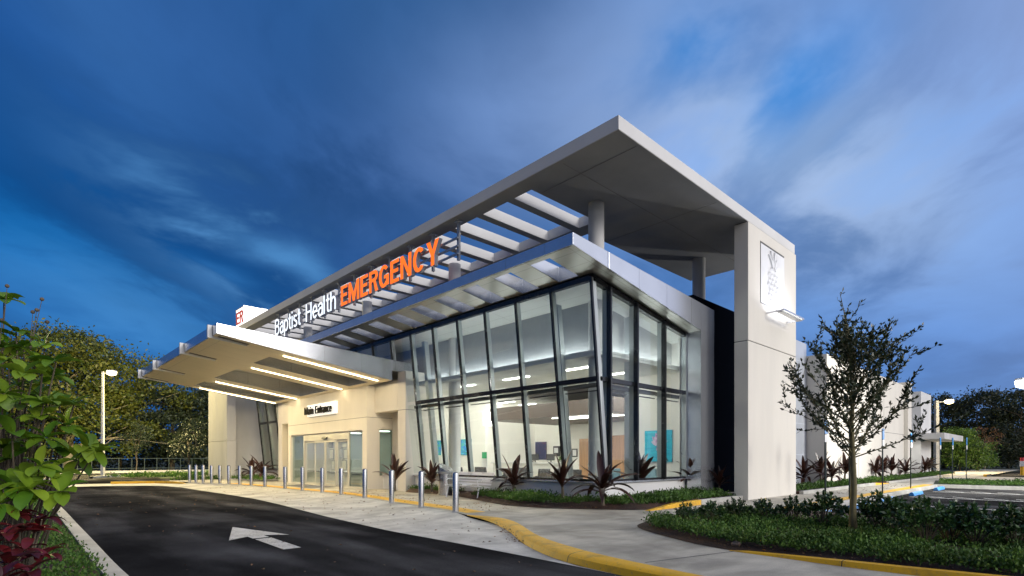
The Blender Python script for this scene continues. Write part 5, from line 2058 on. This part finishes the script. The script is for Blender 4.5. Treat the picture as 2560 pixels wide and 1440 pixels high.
def cover(name, polys, leaf, hgt, m, z=0.1, clump=0.55, sprig=7):
    """low plants: sprigs of small leaves in uneven clumps"""
    Vs = []
    for poly, n in polys:
        q = scatter_poly(poly, n)
        # thin it out in patches so that soil shows
        f = np.sin(q[:, 0] * 2.3 + 1.3 * np.sin(q[:, 1] * 1.9)) + np.sin(q[:, 1] * 2.9 + 1.7 * np.sin(q[:, 0] * 1.4)) + rng.normal(size=len(q)) * 0.7
        keep = f > -1.5 + clump
        q, f = q[keep], f[keep]
        h = hgt * (0.45 + 0.55 * np.clip((f + 1) / 2.5, 0, 1)) * rng.uniform(0.5, 1.3, len(q))
        for s in range(sprig):
            a = rng.uniform(0, 2 * PI, len(q))
            tl = rng.uniform(0.2, 1.4, len(q))
            D = np.stack([np.sin(tl) * np.cos(a), np.sin(tl) * np.sin(a), np.cos(tl) + 0.1], 1)
            P = np.stack([q[:, 0], q[:, 1], z + h * rng.uniform(0.15, 1.0, len(q))], 1)
            P[:, :2] += rng.normal(size=(len(q), 2)) * 0.05
            Vs.append(leaf_verts(P, unit(D), leaf * rng.uniform(0.7, 1.3, len(q)), leaf * 0.55, 0.12))
    o = mesh_np(name, np.concatenate(Vs), 4, m)
    o['kind'] = 'stuff'
    return o


cover('ground_cover', [([(12.1, 14.9), (11.6, 13.3), (11.15, 12.0), (11.35, 10.7), (11.9, 9.8), (12.9, 9.75), (12.95, 14.9)], 1200),
                       ([(12.2, 9.2), (12.9, 8.4), (14, 8.25), (18.4, 8.25), (17.8, 9.0), (17.6, 9.6), (12.6, 9.7)], 1900),
                       ([(12.6, 16.2), (12.95, 16.2), (13.0, 19.6), (12.55, 19.6)], 200), ([(11.2, 33.5), (12.9, 34), (12.9, 38), (10.5, 38)], 500)], 0.075, 0.26, L_COVER, 0.10)
cover('ground_cover', [([(23.0, 7.75), (53, 7.75), (53, 8.5), (23, 8.6)], 3600), ([(53.5, 7.6), (60, 7.6), (60, 9), (53.5, 8.7)], 400)], 0.09, 0.24, L_COVER, 0.10, 0.1)
cover('ground_cover', [([(8.95, 5.3), (8.5, 4.45), (8.25, 3.6), (8.25, 2.9), (8.2, 1.6), (8.4, 0), (8.6, -2), (11, -2), (12.5, 1), (12.4, 4.0), (10.6, 5.0)], 8500), ([(9.6, 6.15), (9.0, 5.45), (10.6, 5.0), (12.4, 4.0), (13.2, 5.2), (12, 6.0), (10.6, 6.2)], 2600)], 0.055, 0.20, L_COVER, 0.07, 0.65, 6)
cover('ground_cover', [([(0.88, 2), (0.85, 8), (0.86, 12), (0.9, 22), (-1.4, 22), (-1.5, 2)], 7000)], 0.05, 0.16, L_COVER, 0.02, 0.9, 6)
cover('ground_cover', [([(37.1, -7), (40.7, -7), (43, 2), (43.3, 6.2), (37.1, 5.3)], 2200)], 0.10, 0.2, L_COVER, 0.0, 0.1, 5)
cover('ground_cover', [([(7.9, 40.6), (13, 44.5), (30, 46), (12, 40.6)], 1500), ([(5.8, 52.9), (9.8, 57.7), (13, 58.6), (40, 59), (34, 49.5), (8, 49.5)], 3500)], 0.16, 0.35, L_COVER, -0.1, 0.1, 5)

q = np.concatenate([scatter_poly([(9.0, 10.8), (9.6, 17), (9.9, 22), (12, 22), (11.3, 13.5), (10.9, 11)], 260), scatter_poly([(6.2, 6), (6.3, 14), (7.2, 21), (7.1, 30), (9.4, 30), (9.4, 18), (8.6, 11)], 260),
                    scatter_poly([(1.5, 4), (1.6, 30), (7, 30), (6, 14), (5.8, 4)], 120), scatter_poly([(6.9, 6.8), (7.6, 7.8), (8.3, 8.8), (8.1, 9.1), (7.2, 7.9), (6.5, 6.9)], 110),
                    scatter_poly([(8.35, 4.6), (8.15, 3.7), (8.15, 2.9), (8.1, 1.4), (8.9, 0), (9.2, 2), (9.0, 4.2)], 130), scatter_poly([(9.0, 5.6), (9.6, 6.3), (11, 6.6), (10.6, 6.1), (9.4, 5.2)], 50),
                    scatter_poly([(11.5, 13.3), (11.05, 11.9), (11.2, 10.6), (11.9, 9.2), (12.4, 9.2), (11.6, 10.8), (11.6, 12), (12.2, 13.8)], 170),
                    scatter_poly([(24, 6.2), (35, 6.2), (35, 7.3), (24, 7.3)], 120)])
inbed = ((q[:, 0] > 8.0) & (q[:, 0] < 11.2) & (q[:, 1] < 6.7)) | ((q[:, 0] > 11.05) & (q[:, 0] < 12.5) & (q[:, 1] < 14) & (q[:, 1] > 9))
zz = np.where(inbed, 0.055, np.where(q[:, 0] > 20, 0.012, np.where((q[:, 0] > 9) & (q[:, 1] > 10), 0.012, np.where(q[:, 0] > 5.9, np.clip(-0.108 + (q[:, 0] - 6.4) * 0.035, -0.108, 0.0), -0.110))))
P = np.c_[q, zz]
a = rng.uniform(0, 2 * PI, len(q))
D = np.c_[np.cos(a), np.sin(a), rng.uniform(0, 0.25, len(q))]
o = mesh_np('fallen_leaves', leaf_verts(P, unit(D), rng.uniform(0.03, 0.085, len(q)), rng.uniform(0.02, 0.045, len(q)), 0.15, (0, 0, 1)), 4, L_FALLEN)
o['kind'] = 'stuff'


# --- hedge shrubs in the front bed
def hedge_shrub(seed, n=900, r=0.42, h=0.62):
    global rng
    rng = np.random.default_rng(seed)
    t = thing('hedge_shrub', '', 'shrub', (0, 0, 0), 0, 'dark green shrubs along the parking lot')
    mb = MB()
    random.seed(seed)
    tips = []
    for k in range(26):
        a = 2.4 * k
        rr = r * math.sqrt((k + 0.5) / 26) * random.uniform(0.8, 1.15)
        top = Vector((rr * math.cos(a), rr * math.sin(a), h * (1.05 - 0.45 * (rr / r) ** 2) * random.uniform(0.75, 1.1)))
        mid = top * 0.45 + Vector((0, 0, 0.04))
        mb.tube([(0.02 * math.cos(a), 0.02 * math.sin(a), 0), mid, top], [0.009, 0.006, 0.003], 5, cap=False)
        tips.append((mid, top))
    mb.build('stems', BARK, t, local=True)
    per = n // len(tips)
    Ps, Ds = [], []
    for mid, top in tips:
        f = rng.uniform(0.15, 1.02, per) ** 0.7
        P = np.array(mid)[None] * (1 - f[:, None]) + np.array(top)[None] * f[:, None]
        ax = np.array((top - mid).normalized())
        D = unit(rng.normal(size=(per, 3)) * 0.8 + ax[None] * 0.7)
        Ps.append(P)
        Ds.append(D)
    P, D = np.concatenate(Ps), np.concatenate(Ds)
    mesh_np('leaves', leaf_verts(P, D, rng.uniform(0.055, 0.095, len(P)), rng.uniform(0.03, 0.045, len(P)), 0.12), 4, L_HEDGE, t, off=True)
    return t


hp = [hedge_shrub(5), hedge_shrub(6, 800, 0.38, 0.55)]
rng = np.random.default_rng(21)
hs = [(1715, 1308, 0, 0.62, 'leftmost dark green shrub of the front bed, before the white kerb'), (1775, 1306, 1, 0.75, 'dark green shrub in front of the navy recess'),
      (1840, 1305, 0, 0.72, 'dark green shrub in front of the left edge of the tall pier'), (1910, 1306, 1, 0.82, 'dark green shrub in front of the middle of the tall pier'),
      (1985, 1308, 0, 0.8, 'dark green shrub in front of the right edge of the tall pier'), (2060, 1320, 1, 1.15, 'dark green shrub next to the oak trunk on its left'),
      (2190, 1330, 0, 1.05, 'dark green shrub next to the oak trunk on its right'), (2245, 1338, 1, 1.1, 'dark green shrub second to the right of the oak trunk'),
      (2315, 1362, 0, 1.05, 'dark green shrub in the middle of the group right of the oak'), (2375, 1360, 1, 1.1, 'dark green shrub fourth to the right of the oak trunk'),
      (2440, 1368, 0, 0.95, 'dark green shrub just left of the gap in the hedge'), (2540, 1372, 1, 1.1, 'rightmost dark green shrub at the picture edge')]
us = [False, False]
for i, (px, py, k, s, lab) in enumerate(hs):
    p = gnd(px, py, 0.09)
    p.z = 0.085
    if not us[k]:
        us[k] = True
        hp[k].location, hp[k].scale = p, (s,) * 3
        hp[k]['label'] = lab
    else:
        dup(hp[k], lab, p, 1.3 * i, s)


# --- young oak in the front bed
def make_oak():
    global rng
    rng = np.random.default_rng(77)
    random.seed(78)
    base = Vector((10.87, 2.77, 0.06))
    t = thing('young_oak', 'young oak with a thin pale trunk and sparse dark crown in the front bed', 'tree', base)
    mb = MB()
    tr = [base + Vector((0, 0, 0)), base + Vector((0.005, 0.01, 0.35)), base + Vector((0.03, 0.0, 0.9)), base + Vector((0.02, 0.02, 1.45)), base + Vector((0.0, 0.03, 2.0)), base + Vector((0.02, -0.02, 2.7)), base + Vector((-0.06, 0.05, 3.5)), base + Vector((-0.17, 0.16, 4.25))]
    mb.tube(tr, [0.078, 0.056, 0.050, 0.045, 0.034, 0.024, 0.012, 0.004], 14)
    bb = mb
    P, D = [], []

    def twig(p, d, ln, leafy=True, r=0.006):
        pts = [p]
        n = 5
        for i in range(n):
            d = (d + Vector((random.uniform(-.14, .14), random.uniform(-.14, .14), random.uniform(-.04, .14)))).normalized()
            p = p + d * ln / n
            pts.append(p)
        bb.tube(pts, list(np.linspace(r, 0.0018, n + 1)), 5, cap=False)
        if leafy:
            m = int(ln * 42)
            for j in range(m):
                f = random.uniform(0.12, 1.0) * n
                i0 = min(int(f), n - 1)
                q = pts[i0].lerp(pts[i0 + 1], f - i0)
                dd = (pts[i0 + 1] - pts[i0]).normalized()
                P.append(q)
                D.append((dd * 0.9 + Vector((random.gauss(0, .6), random.gauss(0, .6), random.gauss(0.15, .5)))).normalized())
        return pts

    nb = 46
    for k in range(nb):
        f = k / (nb - 1)
        h = 1.30 + 1.65 * f ** 1.1
        a = 2.39996 * k + random.uniform(-0.35, 0.35)
        el = 0.48 + 0.58 * f + random.uniform(-0.2, 0.3)
        ln = (1.36 + 0.66 * f - 1.3 * f * f) * random.uniform(0.75, 1.2)
        i0 = 0
        while i0 < len(tr) - 2 and tr[i0 + 1].z - base.z < h:
            i0 += 1
        p = tr[i0].lerp(tr[i0 + 1], (h - (tr[i0].z - base.z)) / (tr[i0 + 1].z - tr[i0].z))
        d = Vector((math.cos(el) * math.cos(a), math.cos(el) * math.sin(a), math.sin(el)))
        main = twig(p, d, ln, True, 0.013)
        for j in range(random.randint(5, 7)):
            ff = random.uniform(0.3, 1.0) * 4.99
            i1 = int(ff)
            q = main[i1].lerp(main[i1 + 1], ff - i1)
            dd = (main[i1 + 1] - main[i1]).normalized()
            d2 = (dd + Vector((random.gauss(0, .6), random.gauss(0, .6), random.gauss(0.2, .45)))).normalized()
            twig(q, d2, random.uniform(0.22, 0.52))
    for i0 in (4, 5, 6):
        for j in range(14 if i0 < 6 else 6):
            q = tr[i0].lerp(tr[i0 + 1], random.random())
            d2 = Vector((random.gauss(0, .6), random.gauss(0, .6), random.uniform(0.3, 1))).normalized()
            twig(q, d2, random.uniform(0.2, 0.5) * (1 if i0 < 6 else 0.25))
    bb.build('trunk', BARK_PALE, t, smooth='all')
    P, D = np.array(P), np.array(D)
    V = leaf_verts(P, D, rng.uniform(0.06, 0.105, len(P)), rng.uniform(0.026, 0.042, len(P)), 0.1)
    mesh_np('leaves', V, 4, L_OAK, t)


make_oak()


# --- background trees
def tree(name, label, base, h, crown, nl, leaf, m, seed, trunk_r=0.3, group=None, cat='tree', limb_m=None, lowest=0.0):
    """crown = list of (dx, dy, z, rx, rz) lobes; leaves stand in clumps through them, thinner inside"""
    g = np.random.default_rng(seed)
    random.seed(seed)
    t = thing(name, label, cat, base, 0, group)
    b = Vector(base)
    mb = MB()
    top = max(c[2] for c in crown)
    mb.tube([b, b + Vector((0.1, 0.05, h * 0.25)), b + Vector((0.0, 0.2, top * 0.75))], [trunk_r, trunk_r * 0.75, trunk_r * 0.3], 10)
    for dx, dy, cz, rx, rz in crown:
        s0 = b + Vector((0, 0.05, h * random.uniform(0.15, 0.35)))
        e0 = b + Vector((dx, dy, cz))
        md = s0.lerp(e0, 0.5) + Vector((random.uniform(-.4, .4), random.uniform(-.4, .4), 0.3))
        mb.tube([s0, md, e0], [trunk_r * 0.45, trunk_r * 0.28, trunk_r * 0.1], 6)
        for k in range(5):
            q = md.lerp(e0, random.uniform(0, 1))
            e1 = e0 + Vector((random.gauss(0, .6) * rx, random.gauss(0, .6) * rx, random.gauss(0, .5) * rz))
            mb.tube([q, q.lerp(e1, 0.5) + Vector((0, 0, 0.2)), e1], [trunk_r * 0.14, trunk_r * 0.1, trunk_r * 0.03], 5, cap=False)
    mb.build('trunk', limb_m or BARK, t, smooth='all')
    vol = np.array([c[3] ** 2 * c[4] for c in crown])
    Ps = []
    for c, w in zip(crown, vol / vol.sum()):
        ncl = max(8, int(46 * w * len(crown) / 2))
        npl = int(nl * w / ncl)
        u = unit(g.normal(size=(ncl, 3))) * g.uniform(0.55, 1.0, (ncl, 1)) ** 0.6
        cc = np.array(c[:3]) + u * np.array([c[3], c[3], c[4]])
        for q in cc:
            s = g.uniform(0.16, 0.34) * c[3]
            Ps.append(q + g.normal(size=(npl, 3)) * np.array([s, s, s * 0.6]) * 0.75)
    P = np.concatenate(Ps)
    P = P[P[:, 2] > lowest]
    global rng
    rng = g
    D = unit(g.normal(size=P.shape) + np.array([0, 0, -0.25]))
    V = leaf_verts(P, D, leaf * g.uniform(0.6, 1.3, len(P)), leaf * 0.5 * g.uniform(0.7, 1.2, len(P)), 0.12)
    mesh_np('crown', V, 4, m, t, off=True)
    return t


LIMB = mat('pale_limb', (0.30, 0.26, 0.17), 0.85, 0, 0.2, 6, 0.3)
grp = 'trees beyond the road and car park'


def gp(px, D, z=-0.25):
    p = at(px, 1147, D)
    return (p.x, p.y, z)


tree('spreading_tree', 'huge spreading tree with lamp lit yellow green foliage behind the left pole lamp', gp(170, 66), 15,
     [(-7, 2, 12.0, 6.5, 3.6), (-1, 3, 14.6, 6.0, 3.0), (4.5, 1, 12.2, 5.2, 3.0), (-4, -3, 7.0, 5.5, 2.8), (2, -3, 7.5, 4.5, 2.6), (9, 0, 9.2, 4.6, 2.6), (-11, 4, 8.0, 5, 3), (6, -2, 4.6, 3.6, 2.0), (-6, -2, 3.6, 4.5, 2)], 46000, 0.46, L_TREE, 41, 0.6, grp, limb_m=LIMB, lowest=1.2)
tree('spreading_tree', 'dark spreading tree at the left picture edge behind the big leaved shrub', gp(-60, 60), 13,
     [(-3, 2, 9, 6, 3.5), (3, 1, 8, 5, 3), (0, -2, 5, 5, 2.6)], 16200, 0.42, L_DARK, 42, 0.5, grp, lowest=0.8)
tree('dark_tree', 'dark tree with sky showing through, between the big lit tree and the canopy', gp(430, 74), 11,
     [(-2.5, 0, 8.6, 3.6, 2.2), (2.5, 1, 9.8, 4, 2.4), (0, -1, 6, 4.2, 2.4), (5, 1, 7.0, 4.0, 2.4), (-4, 0, 5.0, 3.0, 2.0), (2, 0, 3.6, 4.5, 1.8)], 15300, 0.42, L_DARK, 43, 0.35, grp, lowest=0.5)
tree('dark_tree', 'dark tree half hidden by the entrance canopy and the left pier', gp(560, 78), 11,
     [(-3, 0, 8.4, 4, 2.4), (2.5, 1, 9.0, 4, 2.4), (-1, -1, 5.4, 4.8, 2.4), (-4, 0, 3.4, 4.2, 2.0)], 13500, 0.42, L_DARK, 44, 0.35, grp, lowest=0.5)
tree('small_tree', 'small feathery tree with bare trunk left of the far bollards', gp(470, 47), 4.5,
     [(0, 0, 3.2, 1.3, 1.2), (0.4, 0, 4.2, 1.0, 0.9), (-0.7, 0.2, 2.8, 0.8, 0.8)], 1800, 0.16, L_DARK, 45, 0.08, grp, lowest=1.2)
tree('small_tree', 'small thin tree right of the left pole lamp', gp(340, 60), 5,
     [(0, 0, 3.8, 1.5, 1.3), (0.4, 0, 4.8, 1.1, 1.0)], 1500, 0.2, L_DARK, 46, 0.07, grp, lowest=1.3)
for i, (px, D, lab) in enumerate([(60, 78, 'dark hedge tree low behind the big lit tree, at its left'), (300, 80, 'dark hedge tree low behind the big lit tree, right of the pole lamp'), (420, 84, 'dark hedge tree low behind the dark trees, nearest the canopy')]):
    tree('dark_tree', lab, gp(px, D), 6, [(-4, 0, 3.2, 4.5, 2.4), (0, 0, 4.2, 4.5, 2.8), (4, 0, 3.0, 4.5, 2.4), (0, 0, 1.2, 6, 1.6)], 4200, 0.5, L_DARK, 50 + i, 0.25, grp, lowest=0.1)
# right hand side
tree('dark_tree', 'dark tree rising behind the far end of the long wing', gp(2345, 92), 12,
     [(-2, 0, 9.5, 3.8, 2.0), (3, 0, 10.6, 4.2, 2.2), (0, 0, 6, 5, 2.6), (4, 0, 5, 4, 2.4), (0, 0, 2.5, 5, 2.0)], 13500, 0.45, L_DARK, 61, 0.35, grp, lowest=0.3)
tree('dark_tree', 'dark wide tree behind the bright bushes at right', gp(2450, 88), 12,
     [(-3, 0, 9.2, 4, 2.2), (2, 0, 10.4, 4.4, 2.2), (0, 0, 6, 5.5, 2.6), (-4, 0, 4, 4, 2.2), (4, 0, 3.2, 4.5, 2.2)], 14400, 0.45, L_DARK, 62, 0.35, grp, lowest=0.3)
tree('dark_tree', 'dark tree at the right picture edge under the white lamp', gp(2560, 80), 12,
     [(-3, 0, 9.0, 3.8, 2.2), (2, 0, 9.8, 4.4, 2.4), (0, 0, 6, 5.0, 2.6), (-3, 0, 3.4, 4.4, 2.2), (4, 0, 3.2, 4.5, 2.2)], 13500, 0.42, L_DARK, 63, 0.35, grp, lowest=0.3)
tree('bright_bush', 'tall bright green bush lit by the lamp at the end of the long wing', gp(2400, 66), 5,
     [(-1.4, 0, 3.9, 1.8, 1.4), (1.0, 0, 4.3, 1.9, 1.3), (0, 0, 2.5, 2.4, 1.4), (-2.0, 0, 1.8, 1.6, 1.2)], 5200, 0.26, L_LIME, 64, 0.12, grp, 'bush', lowest=0.3)
tree('bright_bush', 'lower bright green bush right of the tall bright bush', gp(2445, 64), 4,
     [(0, 0, 2.8, 1.6, 1.3), (1.2, 0, 2.0, 1.4, 1.1), (-0.8, 0, 1.3, 1.6, 1.0)], 3200, 0.24, L_LIME, 65, 0.1, grp, 'bush', lowest=0.2)
tree('reddish_bush', 'bare reddish bush above the bright green bushes', gp(2462, 72), 6,
     [(0, 0, 4.6, 1.8, 1.4), (-1, 0, 3.4, 1.5, 1.2)], 1000, 0.2, L_FALLEN, 66, 0.12, grp, 'bush', LIMB, lowest=1)
for i, (px, D, lab) in enumerate([(2360, 96, 'low dark hedge tree behind the right pole lamp'), (2520, 94, 'low dark hedge tree at the right, behind the ticket post')]):
    tree('dark_tree', lab, gp(px, D), 6, [(-4, 0, 3.2, 4.5, 2.4), (0, 0, 4.2, 4.5, 2.8), (4, 0, 3.0, 4.5, 2.4), (0, 0, 1.2, 6, 1.6)], 4200, 0.5, L_DARK, 70 + i, 0.25, grp, lowest=0.1)
# ticket post at the right edge
p = gnd(2556, 1188, 0)
tk = thing('ticket_post', 'small yellow and white post with a red top at the right edge beyond the bays', 'post', (p.x, p.y, 0))
mb = MB()
mb.cyl(p.x, p.y, 0, 0.75, 0.13, 16)
mb.build('base', YELLOW, tk, smooth=True)
mb = MB()
mb.box(p.x - 0.2, p.x + 0.2, p.y - 0.16, p.y + 0.16, 0.752, 1.2)
mb.build('box', WHITE, tk, bev=0.02)
mb = MB()
mb.cyl(p.x, p.y, 1.202, 1.5, 0.14, 16)
mb.build('top', RED_LETTER, tk, smooth=True)
# fence far behind at the left
fx = thing('fence', 'dark open metal fence along the far side of the road at left', 'fence', (0, 74, -0.1))
mb = MB()
for k in range(60):
    x = -30 + k * 1.2
    mb.box(x - 0.03, x + 0.03, 73.97, 74.03, -0.2, 1.5)
mb.build('posts', GREEN_POST, fx)
mb = MB()
for zz in (0.3, 1.42):
    mb.box(-30, 41, 73.98, 74.02, zz, zz + 0.06)
mb.build('rails', GREEN_POST, fx)


# --- big leaved shrub and red crotons in the left foreground
def big_shrub():
    random.seed(9)
    base = at(20, 1300, 4.6)
    base.z = 0.02
    t = thing('broad_leaved_shrub', 'bushy green shrub with broad ribbed leaves in the left foreground', 'shrub', base)
    mb = MB()
    st = MB()
    spots = []
    for px, py, D in [(20, 905, 4.4), (60, 870, 4.6), (112, 862, 4.5), (140, 905, 4.4), (60, 935, 4.2), (10, 985, 4.1), (105, 960, 4.6), (45, 1010, 4.3), (150, 1015, 4.4), (95, 1045, 4.2), (170, 1065, 4.3), (30, 1085, 4.0), (115, 1095, 4.1), (75, 1120, 4.3),
                      (150, 1130, 4.3), (215, 1118, 4.1), (238, 1130, 4.1), (20, 1150, 4.2), (100, 1165, 4.0), (60, 1185, 4.2), (135, 1190, 4.1), (30, 1215, 3.9), (75, 1225, 3.9), (5, 1060, 4.4), (5, 870, 4.6), (85, 1000, 4.7), (-40, 900, 4.4), (-40, 1000, 4.2), (-40, 1100, 4.0), (-50, 1200, 3.9), (10, 750, 4.8), (0, 1260, 3.8), (150, 1230, 4.0), (40, 830, 4.6), (90, 905, 4.4), (-20, 830, 4.6), (130, 940, 4.7), (185, 1010, 4.5), (60, 1060, 4.7), (15, 1120, 4.3), (195, 1150, 4.3), (110, 1010, 4.2), (45, 965, 4.5)]:
        spots.append(at(px, py, D))
    for c in spots:
        out = (c - Vector((base.x, base.y, c.z - 0.3)))
        ax = Vector((out.x * 0.5, out.y * 0.5, 0.5)) + Vector((random.uniform(-.4, .4), random.uniform(-.4, .4), random.uniform(-0.1, .3)))
        whorl(mb, c, ax, random.randint(6, 9), 0.20 * random.uniform(0.65, 1.1), 0.098 * random.uniform(0.8, 1.1), 1.15, 1.0, 0.25, 0.62, 0.3)
        m1 = base.lerp(c, 0.55) + Vector((random.uniform(-.08, .08), random.uniform(-.08, .08), 0.12))
        st.tube([base + Vector((random.uniform(-.1, .1), random.uniform(-.1, .1), 0)), m1, c], [0.014, 0.009, 0.005], 6, cap=False)
    # seed stalks
    sd = MB()
    for px, py, q in [(18, 715, (10, 800)), (105, 748, (75, 880)), (92, 775, (75, 880)), (118, 805, (117, 850)), (82, 780, (75, 870)), (5, 800, (0, 860))]:
        a, b = at(px, py, 4.5), at(*q, 4.5)
        st.tube([b, a], [0.004, 0.002], 5, cap=False)
        bm = bmesh.new()
        bmesh.ops.create_icosphere(bm, subdivisions=2, radius=0.016)
        o_ = len(sd.v)
        sd.add([tuple(v.co + a) for v in bm.verts], [tuple(v.index for v in f.verts) for f in bm.faces])
        bm.free()
    mb.build('leaves', L_BIG, t, smooth='all', recalc=False)
    st.build('stems', BARK, t, smooth='all')
    sd.build('seed_pods', BARK, t, smooth='all')


big_shrub()


def croton():
    random.seed(19)
    base = at(40, 1440, 3.9)
    base.z = 0.02
    t = thing('red_croton', 'dark red leaved croton under the green shrub at the bottom left', 'shrub', base)
    mb = MB()
    st = MB()
    for px, py, D in [(30, 1290, 3.9), (90, 1330, 3.9), (10, 1340, 3.6), (60, 1375, 3.6), (110, 1390, 3.7), (20, 1410, 3.4), (75, 1430, 3.4), (-30, 1370, 3.5), (0, 1450, 3.2), (105, 1300, 4.0), (50, 1330, 3.8)]:
        c = at(px, py, D)
        whorl(mb, c, (random.uniform(-.3, .4), random.uniform(-.4, .3), 0.8), 7, 0.165, 0.07, 1.05, 1.3, 0.3, 0.7, 0.3)
        st.tube([base, base.lerp(c, 0.6) + Vector((0, 0, 0.08)), c], [0.012, 0.008, 0.005], 6, cap=False)
    mb.build('leaves', L_RED, t, smooth='all', recalc=False)
    st.build('stems', BARK, t, smooth='all')


croton()
